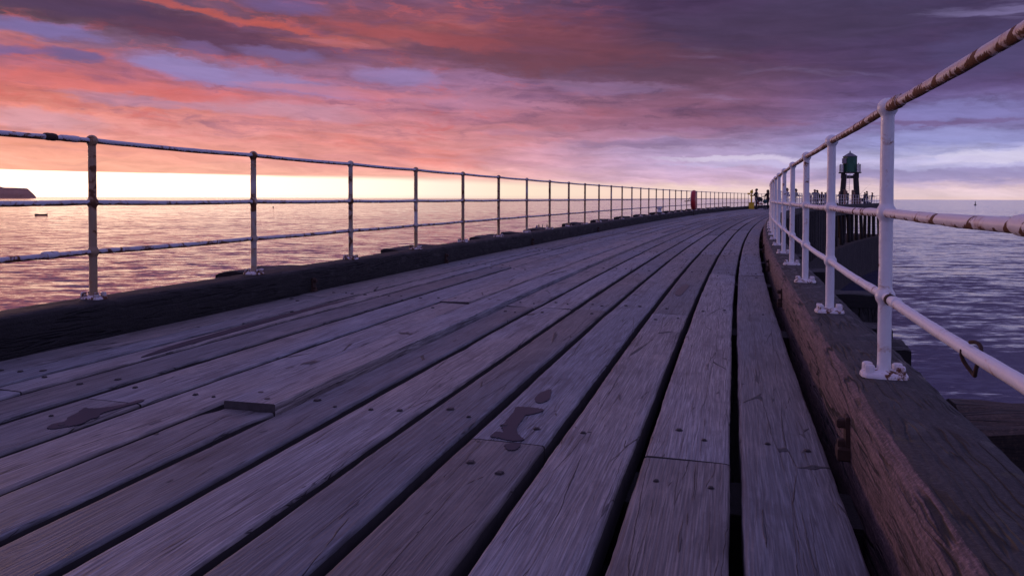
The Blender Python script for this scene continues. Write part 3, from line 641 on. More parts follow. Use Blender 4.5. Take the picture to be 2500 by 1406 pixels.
def plate_mesh(near, seed=0):
    mb = MB(); n_ = 24 if near else 10; rr = random.Random(seed); vs = []; fs = []
    for (z, k_) in ((0., 1.04), (.010, 1.03), (.018, .97), (.024, .80), (.030, .42)):
        for k in range(n_):
            a = 2*math.pi*k/n_; e = (abs(math.cos(a))**4+abs(math.sin(a))**4)**-.25
            q = k_*e*(1+.03*mn.noise(Vector((math.cos(a)*2, math.sin(a)*2, seed+z*20)))); vs.append((.086*q*math.cos(a), .058*q*math.sin(a), z+.0008*mn.noise(Vector((a, z*50, seed)))))
    fs = [(i*n_+k, i*n_+(k+1) % n_, (i+1)*n_+(k+1) % n_, (i+1)*n_+k) for i in range(4) for k in range(n_)]+[tuple(4*n_+k for k in range(n_))]
    mb.add(vs, fs); return mb
def bolt_head():
    mb = MB(); vs = []; n_ = 8
    for z, k_ in ((0, 1.), (.024, 1.), (.030, .94), (.033, .78)):
        for k in range(n_):
            a = 2*math.pi*(k+.5)/n_; e = 1.12 if k % 2 else 1.; vs.append((.0185*k_*e*math.cos(a), .0185*k_*e*math.sin(a), z))
    mb.add(vs, [(i*n_+k, i*n_+(k+1) % n_, (i+1)*n_+(k+1) % n_, (i+1)*n_+k) for i in range(3) for k in range(n_)]+[tuple(3*n_+k for k in range(n_))]); return mb
def railing(name, label, u, s0, step, z0, mp, mplate, rails, nlast):
    root = empty(name, (float(at(3., u)[0]), float(at(3., u)[1]), z0)); tag(root, label, 'railing')
    inv = Matrix.Translation(-Vector(root.location))
    pm = {}; 
    for near in (True, False):
        pm[near] = post_mesh(near).build('post', mp, root, smooth=True)
        pm[near, 'p'] = [plate_mesh(near, k).build('base_plate', mplate, root, smooth=not near) for k in range(3 if near else 1)]
    bh = bolt_head().build('bolt', mplate, root)
    used = set(); k = -1; last = s0+step*nlast
    while s0+step*k <= last+1e-6:
        s = s0+step*k; near = s < 14; x, y = at(s, u); rz = -head(s)+random.uniform(-.05, .05)
        src = pm[near]
        p = src if near not in used else src.copy()
        if p is not src: COL.objects.link(p)
        used.add(near); p.parent = root; p.rotation_euler = (0, 0, rz); p.location = (float(x)-root.location.x, float(y)-root.location.y, float(rise(s))+.0)
        pl_src = pm[near, 'p'][k % len(pm[near, 'p'])]; key = ('p', pl_src.name)
        b_ = pl_src if key not in used else pl_src.copy()
        if b_ is not pl_src: COL.objects.link(b_)
        used.add(key); b_.parent = p; b_.location = (0, 0, 0)
        if s < 24:
            for sx in (-1, 1):
                for sy in (-1, 1):
                    q = bh if 'b' not in used else bh.copy()
                    if q is not bh: COL.objects.link(q)
                    used.add('b'); q.parent = p; q.location = (sx*.058, sy*.030, .018); q.rotation_euler = (random.uniform(-.1, .1), random.uniform(-.1, .1), random.uniform(0, 1.))
        k += 1
    for h_, m_, ph in rails:
        ss = []; x = s0-step*1.6
        while x < last: ss.append(x); x += .05 if x < 9 else (.15 if x < 20 else .6)
        ss.append(last)
        pts = []
        for s in ss:
            x, y = at(s, u); sag = -.006*abs(math.sin(math.pi*(s-s0)/step)) if s < 20 else 0
            pts.append((float(x), float(y), z0+h_+float(rise(s))+sag))
        mb = MB(); mb.tube(pts, [.0185*(1+.06*mn.noise(Vector((s*5., ph, 0)))) for s in ss], 14, jit=.09)
        o = mb.build('rail', m_, root, smooth=True); o.matrix_parent_inverse = inv
    return root, inv
rl_root, rl_inv = railing('railing', 'rusty white iron railing along the dark left kerb against the sunset sea', UL, 4.10652, 1.78005, KT+.016, M_lp, M_plateL, [(HT, M_lw, 1), (HM, M_lw, 2), (HL, M_lr, 3)], 67)
rr_root, rr_inv = railing('railing', 'white painted iron railing on the right kerb, its posts large and close by', UR, 3.34448, 1.80881, KT, M_pw, M_plate, [(HT, M_pr, 4), (HM, M_pm, 5), (HL, M_pw, 6)], 67)
rl_root['group'] = rr_root['group'] = 'railings of the pier'
# pipe couplings on the rails
def sleeve(root, inv, u, s, h_, z0, m_, L_=.1, r_=.026):
    pts = []
    for k in range(7):
        x, y = at(s+L_*(k/6-.5), u); pts.append((float(x), float(y), z0+h_))
    MB().tube(pts, [r_*.93, r_, r_*1.04, r_*.98, r_*1.03, r_, r_*.92], 14, jit=.12).build('pipe_coupling', m_, root, smooth=True).matrix_parent_inverse = inv
sleeve(rl_root, rl_inv, UL, 3.78, HT, KT+.016, M_rust, .085, .0245); sleeve(rl_root, rl_inv, UL, 3.93, HT, KT+.016, M_lw, .14, .0225)
sleeve(rl_root, rl_inv, UL, 3.77, HL, KT+.016, M_lw, .11, .0255)
sleeve(rr_root, rr_inv, UR, 3.19, HT, KT, M_pr, .17, .0245); sleeve(rr_root, rr_inv, UR, 1.83, HM, KT-.002, M_pm, .12, .0245)
sleeve(rr_root, rr_inv, UR, 3.235, HL, KT, M_rust, .035, .0225); sleeve(rr_root, rr_inv, UR, 3.15, HL, KT, M_pw, .08, .0222)
# fence across the far end, part of the right railing
last = 3.34448+1.80881*67; pa = [at(last, u) for u in np.linspace(UR, UL, 4)]
for h_ in (HT, HM, HL):
    MB().tube([(float(x), float(y), KT+h_+float(rise(last))) for x, y in pa], .019, 8).build('rail', M_pw, rr_root, smooth=True).matrix_parent_inverse = rr_inv
# rusty ring hung on the low rail
x, y = at(2.195, UR); pts = []
for k in range(17):
    a = 2*math.pi*k/17*.93; pts.append((float(x)+.010*math.sin(a*2), float(y)+math.cos(a+1.2)*.036, KT+HL-.020+math.sin(a+1.2)*.044))
o = MB().tube(pts, [.0052]*15+[.004, .003], 8).build('hook_ring', M_rust, None, smooth=True); tag(o, 'open rusty ring hanging on the low white rail of the right railing', 'iron ring')

# ------------------------------------------------------------------ puddles
m_wet, t, b_ = mat('wet_film'); t.put(b_.inputs['Base Color'], (.048, .043, .056)); b_.inputs['Roughness'].default_value = .30; b_.inputs['IOR'].default_value = 1.12
def puddle(label, pts, seed):
    s0 = sum(p[0] for p in pts)/len(pts); mb = MB(); out = []
    n_ = len(pts); M2 = n_*6
    for k in range(M2):      # catmull-rom outline with ragged edge
        i = k//6; f = k % 6/6; p0, p1, p2, p3 = (pts[(i+j-1) % n_] for j in range(4))
        q = [.5*(2*p1[c_]+(-p0[c_]+p2[c_])*f+(2*p0[c_]-5*p1[c_]+4*p2[c_]-p3[c_])*f*f+(-p0[c_]+3*p1[c_]-3*p2[c_]+p3[c_])*f**3) for c_ in (0, 1)]
        q[0] += .010*mn.noise(Vector((k*.9, seed, 0))); q[1] += .004*mn.noise(Vector((k*.9, seed, 5))); out.append(q)
    v3 = []
    for s, u in out:
        x, y = at(s, u); v3.append((float(x), float(y), DK+.0040+.016*(UR-u)/4.86))
    low = [(a, b_, c_-.006) for a, b_, c_ in v3]
    mb.add(v3+low, [tuple(range(M2-1, -1, -1))]+[(k, (k+1) % M2, M2+(k+1) % M2, M2+k) for k in range(M2)])
    o = mb.build('puddle', m_wet); tag(o, label, 'puddle', 'rain puddles on the deck')
puddle('small rounded puddle on a centre plank, above the larger bent one', [(3.427, -0.885), (3.524, -0.887), (3.579, -0.87), (3.611, -0.848), (3.504, -0.826), (3.43, -0.817), (3.369, -0.832), (3.362, -0.856)], 1)
puddle('long bent puddle reaching the butt joint of a centre plank', [(3.258, -0.93), (3.271, -0.891), (3.274, -0.849), (3.257, -0.799), (3.205, -0.811), (3.165, -0.838), (3.144, -0.855), (3.085, -0.85), (3.0, -0.845), (2.922, -0.83), (2.856, -0.792), (2.83, -0.771), (2.805, -0.795), (2.802, -0.828), (2.817, -0.874), (2.826, -0.911), (2.857, -0.913), (2.89, -0.907), (2.894, -0.878), (2.946, -0.9), (2.994, -0.909), (3.08, -0.914), (3.139, -0.918), (3.187, -0.919)], 2)
puddle('small puddle just in front of the butt joint of a centre plank', [(2.746, -0.826), (2.773, -0.802), (2.771, -0.77), (2.716, -0.768), (2.692, -0.785), (2.704, -0.807)], 3)
puddle('dark ragged puddle on a plank at the lower left', [(2.381, -2.692), (2.431, -2.714), (2.471, -2.698), (2.521, -2.734), (2.589, -2.755), (2.653, -2.786), (2.658, -2.746), (2.684, -2.708), (2.752, -2.666), (2.842, -2.65), (2.822, -2.622), (2.72, -2.635), (2.624, -2.647), (2.558, -2.615), (2.531, -2.622), (2.465, -2.605), (2.411, -2.632), (2.38, -2.657)], 4)
puddle('narrow puddle far along a plank near the right kerb', [(7.614, -0.55), (8.074, -0.559), (8.571, -0.508), (8.422, -0.462), (7.742, -0.479), (7.534, -0.496)], 5)
puddle('long dark wet streak beside the left kerb', [(3.6, -3.34), (4.3, -3.36), (5.2, -3.40), (6.3, -3.42), (5.6, -3.47), (4.6, -3.46), (3.9, -3.42)], 6)

# ------------------------------------------------------------------ people
def cloth(name, c_): return simple(name, c_, .85, .2, 12.)
SKIN = simple('skin', (.34, .19, .13), .55, .1); CL = {}
def cm(c_):
    if c_ not in CL: CL[c_] = cloth('cloth_%d' % len(CL), c_)
    return CL[c_]
def person(label, s, u, face, H=1.72, top=(.02, .02, .025), legs=(.02, .022, .035), hair=(.02, .012, .01), pose='stand', z=None, long_hair=False, group='people on the pier', loc=None, wide=1.):
    x, y = (float(q) for q in at(s, u)) if loc is None else loc[:2]
    zz = (DK+float(rise(s))+.012) if loc is None else loc[2]
    V = []; E = []; Rr = []
    def j(p, r_, par=None):
        V.append(Vector(p)); Rr.append(r_); i = len(V)-1
        if par is not None: E.append((par, i))
        return i
    lean = .05 if pose in ('lean', 'fish') else (.02 if pose == 'push' else 0.)
    drop = 0.; kn = 0.
    if pose == 'crouch': drop = .30
    pel = j((0, 0, .53-drop), .078*wide); sp = j((0, lean*.4, .63-drop), .073*wide, pel); ch = j((0, lean*.8, .745-drop), .086*wide, sp); nk = j((0, lean, .825-drop), .040, ch)
    hb = j((0, lean+.006, .872-drop), .046, nk); hd = j((0, lean+.008, .925-drop), .060, hb); ht = j((0, lean+.002, .965-drop), .046, hd)
    j((0, lean+.072, .918-drop), .012, hd)
    for sx in (-1, 1):
        j((sx*.062, lean, .92-drop), .012, hd)
        hip = j((sx*.052, 0, .505-drop), .062*wide, pel)
        if pose == 'crouch': kn_ = j((sx*.075, .20, .27), .045, hip); an = j((sx*.07, .02, .05), .028, kn_)
        else:
            st = .035*sx if pose in ('push', 'walk') else .0
            kn_ = j((sx*.062, .012+st, .285), .043, hip); an = j((sx*.064, -.01+st*1.4, .045), .026, kn_)
        j((sx*.070, V[an].y+.075, .020), .022, an)
        shd = j((sx*.108*wide, lean*.9, .800-drop), .042, ch)
        if pose in ('lean', 'push', 'fish'):
            el_ = j((sx*.14, lean+.06, .665), .031, shd); wr = j((sx*.10, lean+.19, .645), .020, el_); dr = Vector((0, 1, -.15))
        elif pose == 'raise' and sx < 0: el_ = j((sx*.17, .05, .76), .030, shd); wr = j((sx*.14, .15, .84), .019, el_); dr = Vector((.1, .6, .6))
        elif pose == 'crouch': el_ = j((sx*.14, .13, .40), .030, shd); wr = j((sx*.09, .22, .32), .019, el_); dr = Vector((0, .7, -.7))
        else: el_ = j((sx*.150, -.005, .645), .031, shd); wr = j((sx*.145, .045, .505), .020, el_); dr = Vector((0, .25, -1))
        dr.normalize(); sd_ = dr.cross(Vector((1, 0, 0))).normalized(); pm_ = j(V[wr]+dr*.032, .019, wr)
        for f_, ln in enumerate((.036, .041, .038, .030)):
            q = V[pm_]+dr*.018+sd_*(.008*(f_-1.5)*1.0); a_ = j(q, .0062, pm_); b__ = j(q+dr*ln*.55, .0056, a_); j(q+dr*ln*.95+Vector((-sx*.008, 0, -.004)), .0048, b__)
        tb = j(V[wr]+dr*.02+Vector((-sx*.016, .006, 0)), .0065, pm_); j(V[tb]+dr*.026+Vector((-sx*.010, 0, 0)), .0055, tb)
    V = [v*H for v in V]; Rr = [r_*H for r_ in Rr]
    me = bpy.data.meshes.new('sk'); me.from_pydata(V, E, []); ob = bpy.data.objects.new('sk', me); COL.objects.link(ob)
    sk_ = ob.modifiers.new('s', 'SKIN'); sk_.use_smooth_shade = True
    for i, r_ in enumerate(Rr): me.skin_vertices[0].data[i].radius = (r_, r_*(.78 if i in (pel, sp, ch) else 1.))
    me.skin_vertices[0].data[pel].use_root = True
    ob.modifiers.new('d', 'SUBSURF').levels = 1; ob.modifiers['d'].render_levels = 1
    dg = bpy.context.evaluated_depsgraph_get(); m3 = bpy.data.meshes.new_from_object(ob.evaluated_get(dg)); bpy.data.objects.remove(ob)
    m3.name = 'person'; m3.materials.clear()
    for mm in (cm(top), cm(legs), SKIN, cm((.015, .013, .013))): m3.materials.append(mm)
    wr_ = [v for i, v in enumerate(V) if abs(Rr[i]-.020*H) < 1e-6 or abs(Rr[i]-.019*H) < 1e-6]
    for p in m3.polygons:
        c_ = p.center; zt = c_.z/H+drop
        if c_.z/H < .05: k = 3
        elif zt > .835 and abs(c_.x) < .09*H: k = 2
        elif any((c_-v).length < .030*H for v in wr_): k = 2
        elif zt < .545 and abs(c_.x) < .115*H: k = 1
        else: k = 0
        p.material_index = k; p.use_smooth = True
    o = bpy.data.objects.new('person', m3); COL.objects.link(o); o.location = (x, y, zz); o.rotation_euler = (0, 0, face)
    tag(o, label, 'person', group)
    mb = MB(); hy = lean*H
    mb.ball((0, hy-.010*H, .938*H-drop*H), .070*H, 10, 7, sq=(.95, 1., .80))
    if long_hair: mb.ball((0, hy-.038*H, .860*H-drop*H), .062*H, 10, 7, sq=(1.05, .72, 1.55))
    for i in range(len(mb.v)):       # leave the face free
        vx, vy, vz = mb.v[i]
        if vy > hy+.025*H and vz < (.955-drop)*H: mb.v[i] = (vx, hy+.02*H, vz+.0)
    mb.build('hair', cm(hair), o, smooth=True)
    return o
def fac(s, dx=0.): return -head(s)+dx
FR = fac(60)-R(90)         # facing out over the right railing
DKC = (.018, .016, .020)
# family at the viewer on the left
person('man in dark jumper and jeans looking into the yellow telescope', 67.3, -3.35, fac(67)+R(75), 1.80, top=(.035, .022, .03), legs=(.03, .035, .07), pose='push', loc=(21.25, 64.5, DK+.10))
person('long haired woman in dark red coat holding the pushchair handle', 66., -2.7, fac(66)+R(70), 1.70, top=(.04, .012, .012), legs=(.015, .012, .014), pose='push', long_hair=True, loc=(21.92, 63.6, DK+.10), wide=1.1)
# by the right railing: s, u, face, height, colours, pose, label
ppl = [
 (57.3, -.05, R(-95), 1.72, (.03, .05, .22), (.02, .02, .03), 'lean', 'person in bright blue jacket leaning on the railing', False),
 (64.8, -.05, R(-95), 1.75, (.015, .014, .016), (.05, .045, .05), 'lean', 'person in a black top leaning on the railing, alone right of the one in blue', False),
 (78.8, -.3, R(-60), 1.5, (.30, .20, .20), (.25, .2, .22), 'raise', 'small person in pale pink raising one arm', False),
 (81.7, -.2, R(170), 1.86, (.14, .13, .16), (.02, .025, .05), 'stand', 'tall person in a grey shirt seen from behind', False),
 (84.4, -.3, R(150), 1.66, (.02, .024, .024), (.014, .016, .02), 'stand', 'person in a dark hooded coat at the centre of the group', False),
 (86.6, -.6, R(-70), 1.86, (.02, .018, .024), (.02, .02, .024), 'stand', 'tall balding person in black facing the sea', False),
 (87.8, .05, R(120), 1.5, (.34, .33, .40), (.3, .3, .36), 'crouch', 'person in white crouching behind the railing', False),
 (89., -.5, R(110), 1.66, (.05, .025, .03), (.02, .02, .02), 'stand', 'person with long dark hair in a brown top', True),
 (90.9, -.2, R(160), 1.70, (.15, .17, .24), (.05, .07, .12), 'stand', 'person in a pale blue shirt with hands down', False),
 (92.2, -.6, R(-40), 1.62, (.02, .015, .02), (.02, .02, .02), 'stand', 'person in black half hidden beside a thick white post', False),
 (99.7, -.1, R(90), 1.80, (.04, .02, .028), (.02, .02, .02), 'lean', 'person in dark maroon left of the beacon tower', False),
 (105.9, -.4, R(180), 1.92, (.015, .014, .018), (.02, .02, .03), 'stand', 'broad person in black standing under the tower ladder', False),
 (110.6, -.3, R(100), 1.84, (.03, .02, .025), (.02, .02, .02), 'stand', 'person in dark clothes in front of the right tower leg', False),
 (116.7, -.2, R(-80), 1.80, (.02, .02, .03), (.03, .035, .06), 'lean', 'person with a dark bag at the hip, right of the tower', False),
 (119.4, -.4, R(-100), 2.0, (.02, .02, .03), (.10, .12, .20), 'stand', 'tall person in pale jeans near the end of the railing', False),
 (121., -.1, R(-120), 1.80, (.04, .035, .045), (.10, .12, .20), 'fish', 'person in pale jeans bending to a fishing rod at the pier end', False)]
for (s, u, fc, H_, tp, lg, ps, lb, lh) in ppl:
    person(lb, s, u, fc-head(s)*0, H_, tp, lg, pose=ps, long_hair=lh, wide=1.3)

# ------------------------------------------------------------------ coin telescope
M_yel = simple('yellow_paint', (.85, .58, .02), .45, .2)
tx, ty = 20.88, 64.75; tz = DK+.09
tl = empty('telescope_stand', (tx, ty, tz), -R(20)); tag(tl, 'yellow coin telescope on a tall column with a square yellow base', 'telescope')
MB().box((0, 0, .27), (.44, .44, .54), bev=.02).box((0, 0, .56), (.5, .5, .04), bev=.01).build('base', M_yel, tl)
MB().tube([(0, 0, .58), (0, 0, 1.35)], .06, 12).build('column', M_yel, tl, smooth=True)
MB().box((0, 0, 1.50), (.24, .30, .26), bev=.04).tube([(0, -.25, 1.58), (0, .25, 1.58)], [.05, .075], 12).box((.05, .0, 1.66), (.10, .16, .12), bev=.02).build('viewer_head', M_yel, tl)
MB().tube([(-.05, 0, 1.2), (-.20, .04, 1.32)], .025, 8).box((-.24, .04, 1.35), (.20, .12, .13), .4, bev=.02).build('coin_box', M_yel, tl)
# ------------------------------------------------------------------ pushchair with bag
px, py = 21.25, 63.3; M_blk = simple('black_fabric', (.018, .015, .018), .8); M_red = simple('red_fabric', (.22, .015, .02), .7); M_al = simple('grey_tube_metal', (.35, .33, .38), .35, metal=.8)
pc = empty('pushchair', (px, py, DK+.095), R(60)); tag(pc, 'black and red pushchair with its hood up between the man and the woman', 'pushchair')
mb = MB(); mb.ball((0, .18, .82), .30, 14, 10, sq=(.75, 1., .85)); mb.v = [(a, b_, max(c_, .72+.25*(b_-.18))) for a, b_, c_ in mb.v]; mb.build('hood', M_blk, pc, smooth=True)
MB().box((0, .05, .45), (.36, .42, .10), bev=.03).box((0, .24, .62), (.34, .08, .34), bev=.03, tilt=Matrix.Rotation(.4, 3, 'X')).build('seat', M_red, pc)
MB().box((0, .05, .26), (.40, .55, .14), bev=.03).build('basket', M_blk, pc)
mb = MB()
for sx in (-.22, .22):
    mb.tube([(sx, -.30, .10), (sx, .10, .55), (sx, .50, 1.0), (sx, .60, 1.02)], .014, 8); mb.tube([(sx, .38, .12), (sx, .05, .50), (sx, -.10, .62)], .014, 8)
mb.tube([(-.22, .60, 1.02), (.22, .60, 1.02)], .017, 8); mb.build('frame', M_al, pc, smooth=True)
for sx in (-.24, .24):
    for wy, wr in ((-.32, .095), (.40, .115)):
        pts = [(sx, wy+wr*math.cos(a), wr+.018+wr*math.sin(a)) for a in np.linspace(0, 2*math.pi, 15)]
        MB().tube(pts, .018, 8, cap=False).tube([(sx-.02, wy, wr+.018), (sx+.02, wy, wr+.018)], .03, 8).build('wheel', M_blk, pc, smooth=True)
mb = MB(); mb.ball((0, 0, -.18), .19, 12, 9, sq=(1., .55, 1.)); mb.tube([(-.1, 0, -.03), (-.07, 0, .12), (.07, 0, .12), (.1, 0, -.03)], .012, 6)
o = mb.build('bag', simple('teal_bag', (.02, .075, .075), .6), None, smooth=True, loc=(21.62, 63.45, DK+.95)); tag(o, 'dark teal bag hanging from the pushchair handle', 'bag')

# ------------------------------------------------------------------ lifebuoy in its housing
M_lr_ = simple('red_plastic', (.42, .018, .028), .35, .1); M_wp = simple('pale_plastic', (.62, .55, .60), .4, .1); M_st = simple('dark_steel', (.05, .035, .035), .6)
s = 42.2; x, y = (float(q) for q in at(s, UL+.28)); lb = empty('lifebuoy_station', (x, y, DK+float(rise(s))+.012), -head(s)+R(90)); tag(lb, 'tall red lifebuoy housing seen nearly edge on at the left railing', 'lifebuoy')
MB().box((0, 0, .32), (.06, .06, .64)).box((0, 0, .008), (.18, .18, .016)).build('post', M_st, lb)
def disc(y0, y1, r0_, r1_, sx=1.):
    mb = MB(); n_ = 40; vs = []
    prof = [(y0, r0_*.80), (y0+.02, r0_*.93), (y0+.07, r0_), (y1-.05, r0_*1.0), (y1, r1_)]
    for (yy, rr) in prof:
        for k in range(n_):
            a = 2*math.pi*k/n_; vs.append((rr*math.cos(a)*.90, yy, .86+rr*math.sin(a)*1.08))
    mb.add(vs, [(i*n_+k, i*n_+(k+1) % n_, (i+1)*n_+(k+1) % n_, (i+1)*n_+k) for i in range(4) for k in range(n_)]+[tuple(range(n_-1, -1, -1)), tuple(4*n_+k for k in range(n_))]); return mb
disc(-.12, .10, .50, .46).build('housing', M_lr_, lb, smooth=True)
mb = MB(); n_ = 40; vs = []
for rr, yy in ((.46, .10), (.455, .13), (.30, .135), (.28, .10)):
    for k in range(n_): a = 2*math.pi*k/n_; vs.append((rr*math.cos(a)*.9, yy, .86+rr*math.sin(a)*1.08))
mb.add(vs, [(i*n_+k, i*n_+(k+1) % n_, (i+1)*n_+(k+1) % n_, (i+1)*n_+k) for i in range(3) for k in range(n_)]); mb.build('rim', M_wp, lb, smooth=True)
MB().tube([(0, .1, .86), (0, .30, .80), (.0, .42, .78)], .025, 8).tube([(0, .14, 1.0), (0, .26, .95), (0, .30, .84)], .014, 8).box((0, .44, .78), (.05, .16, .05)).build('bracket', M_st, lb)

# ------------------------------------------------------------------ mooring bollard outside the left railing
s = 36.1; x, y = (float(q) for q in at(s, UL-.48)); bo = empty('mooring_bollard', (x, y, KT+.05+float(rise(s)))); tag(bo, 'white flared mooring bollard just outside the left railing', 'bollard')
mb = MB(); n_ = 18; pr = [(0, .13), (.03, .13), (.05, .105), (.14, .10), (.19, .14), (.215, .155), (.235, .15), (.25, .10)]
vs = [(r_*math.cos(2*math.pi*k/n_), r_*math.sin(2*math.pi*k/n_), z) for z, r_ in pr for k in range(n_)]
mb.add(vs, [(i*n_+k, i*n_+(k+1) % n_, (i+1)*n_+(k+1) % n_, (i+1)*n_+k) for i in range(len(pr)-1) for k in range(n_)]+[tuple((len(pr)-1)*n_+k for k in range(n_))])
mb.build('drum', M_pw, bo, smooth=True); MB().box((0, 0, -.02), (.42, .42, .06), bev=.01).build('foot', M_dark, bo)
for sx in (-.07, .07): MB().tube([(sx, 0, .245), (sx, 0, .275)], .02, 8).build('stud', M_pw, bo)

# ------------------------------------------------------------------ beacon tower at the pier head
M_grn = simple('dark_green_paint', (.012, .105, .062), .45, .25, 3.); M_roof = simple('lead_roof', (.12, .12, .14), .5, .2, 4.); M_box = simple('grey_box_paint', (.24, .21, .24), .5)
TB = DK+.18; tx, ty = 47.25, 104.0; tw = empty('beacon_tower', (tx, ty, TB), -R(22)); tag(tw, 'green beacon cabin with a pointed grey roof on splayed black timber legs', 'beacon tower')
def tpx(dx): return dx/1813*104.
UPZ = 1.75
legT, legB, zc = .66, 1.0, 2.30
for sx in (-1, 1):
    for sy in (-1, 1):
        mb = MB(); a, b_ = legB, legT; n4 = []
        for (z, q, h_) in ((-.0, legB, .33), (2.55+UPZ, legT+.08, .30)):
            for ix, iy in ((-1, -1), (1, -1), (1, 1), (-1, 1)): n4.append((sx*q+ix*h_, sy*q+iy*h_, z))
        mb.add(n4, [(3, 2, 1, 0), (4, 5, 6, 7), (0, 1, 5, 4), (1, 2, 6, 5), (2, 3, 7, 6), (3, 0, 4, 7)], 0, [(z*3., i*.3) for z in (0, 1) for i in range(4)]); mb.build('leg', M_dark, tw)
for sy in (-.86, .86): MB().box((0, sy, 2.17+UPZ), (2.25, .22, .36)).build('cap_beam', M_dark, tw)
for sx in (-.86, .86): MB().box((sx, 0, 2.53+UPZ), (.50, 2.3, .34)).build('cap_beam', M_dark, tw)
MB().box((0, 0, 2.76+UPZ), (2.85, 2.85, .09)).build('platform', M_dark, tw)
def ngon(mb, z0, z1, r0_, r1_, n_=8, mi=0):
    vs = [(r_*math.cos(2*math.pi*(k+.5)/n_), r_*math.sin(2*math.pi*(k+.5)/n_), z) for z, r_ in ((z0, r0_), (z1, r1_)) for k in range(n_)]
    return mb.add(vs, [tuple(range(n_-1, -1, -1)), tuple(n_+k for k in range(n_))]+[(k, (k+1) % n_, n_+(k+1) % n_, n_+k) for k in range(n_)], mi)
cab = ngon(MB(), 2.805+UPZ, 4.98+UPZ, .93, .93); 
for k in range(8):
    a = 2*math.pi*(k+.5)/8; cab.tube([(.935*math.cos(a), .935*math.sin(a), 2.81+UPZ), (.935*math.cos(a), .935*math.sin(a), 4.97+UPZ)], .025, 6)
cab = cab.build('cabin', M_grn, tw)
ngon(ngon(MB(), 4.98+UPZ, 5.03+UPZ, 1.01, 1.01), 5.03+UPZ, 5.60+UPZ, 1.0, .07).tube([(0, 0, q+UPZ) for q in (5.58, 5.70, 5.80, 5.92)], [.06, .09, .03, .008], 8).build('roof', M_roof, tw)
MB().box((.20, -.90, 3.42+UPZ), (.62, .05, 1.15), R(0)).box((.20, -.93, 4.05+UPZ), (.70, .03, .05)).build('door', simple('green_door_paint', (.018, .13, .075), .45, .2, 4.), tw)
MB().box((-.72, -.66, 4.38+UPZ), (.56, .40, .72), -R(20), bev=.03).build('equipment_box', M_box, tw)
MB().box((-.80, -.55, 3.40+UPZ), (.05, .40, 1.15), -R(20)).build('brown_panel', simple('brown_panel_paint', (.16, .09, .07), .6), tw)
m_scr, t, b_ = mat('pale_mesh_screen'); t.put(b_.inputs['Base Color'], (.40, .40, .48)); b_.inputs['Alpha'].default_value = .34; b_.inputs['Roughness'].default_value = .6
for sx in (-1, 1):
    for (p0, p1) in (((sx*1.27, -1.27), (sx*1.27, 1.27)),):
        mb = MB().box(((p0[0]+p1[0])/2, 0, 3.36+UPZ), (.012, 2.5, 1.0)); mb.build('mesh_screen', m_scr, tw)
for sy in (-1, 1):
    for xc in (-1.03, 1.03): MB().box((xc, sy*1.27, 3.36+UPZ), (.44, .012, 1.0)).build('mesh_screen', m_scr, tw)
mb = MB()
for a, b_ in ((-1.28, -1.28), (1.28, -1.28), (-1.28, 1.28), (1.28, 1.28), (-.82, -1.28), (.82, -1.28), (-.82, 1.28), (.82, 1.28)): mb.tube([(a, b_, 2.80+UPZ), (a, b_, 3.90+UPZ)], .028, 6)
for z in (3.88+UPZ,):
    for p0, p1 in (((-1.28, -1.28), (-.82, -1.28)), ((.82, -1.28), (1.28, -1.28)), ((-1.28, 1.28), (-.82, 1.28)), ((.82, 1.28), (1.28, 1.28)), ((-1.28, -1.28), (-1.28, 1.28)), ((1.28, -1.28), (1.28, 1.28))):
        mb.tube([(*p0, z), (*p1, z)], .026, 6)
mb.ball((1.05, -.9, 4.0+UPZ), .07, 8, 6); mb.build('guard_rail', M_st, tw)
mb = MB()
for sx in (-.21, .21): mb.tube([(sx-.38, -1.45, .1), (sx-.22, -1.22, 2.9+UPZ)], .022, 6)
for k in range(16): z = .35+k*.27; f_ = (z-.1)/(2.8+UPZ); mb.tube([(-.59+.16*f_, -1.45+.23*f_, z), (-.17+.16*f_, -1.45+.23*f_, z)], .016, 6)
mb.build('ladder', simple('pale_ladder_metal', (.42, .40, .46), .4), tw, smooth=True)
# pale timber posts and planked locker under the tower
M_tan = old_timber('pale_tan_timber', (.20, .12, .08), (.42, .27, .18), (.15, .09, .06), .2)
for (s, u, lb_) in ((101.7, .12, 'tan timber post with a crooked head left of the tower ladder'), (107.1, .12, 'tan timber post with a crooked head right of the tower ladder')):
    x, y = (float(q) for q in at(s, u)); mb = MB(); mb.tube([(0, 0, 0), (0, 0, 1.0), (0, 0, 1.95)], [.15, .15, .16], 8); mb.box((-.07 if s < 105 else .09, 0, 1.98), (.44, .26, .12), 0, bev=.03)
    o = mb.build('timber_post', M_tan, None, loc=(x, y, DK+float(rise(s))), rz=-R(24)); tag(o, lb_, 'timber post', 'timber posts on the pier head')
x, y = 46.9, 101.1; lk = MB().box((0, 0, .52), (1.25, .6, 1.0), bev=.02)
for k in range(6): lk.box((-.52+.208*k, -.31, .52), (.19, .03, .98))
for i, v in enumerate(lk.uv): pass
lk = lk.build('locker', M_tan, None, loc=(x, y, DK+.16), rz=-R(26)); tag(lk, 'tan planked locker in front of the right tower leg', 'locker')

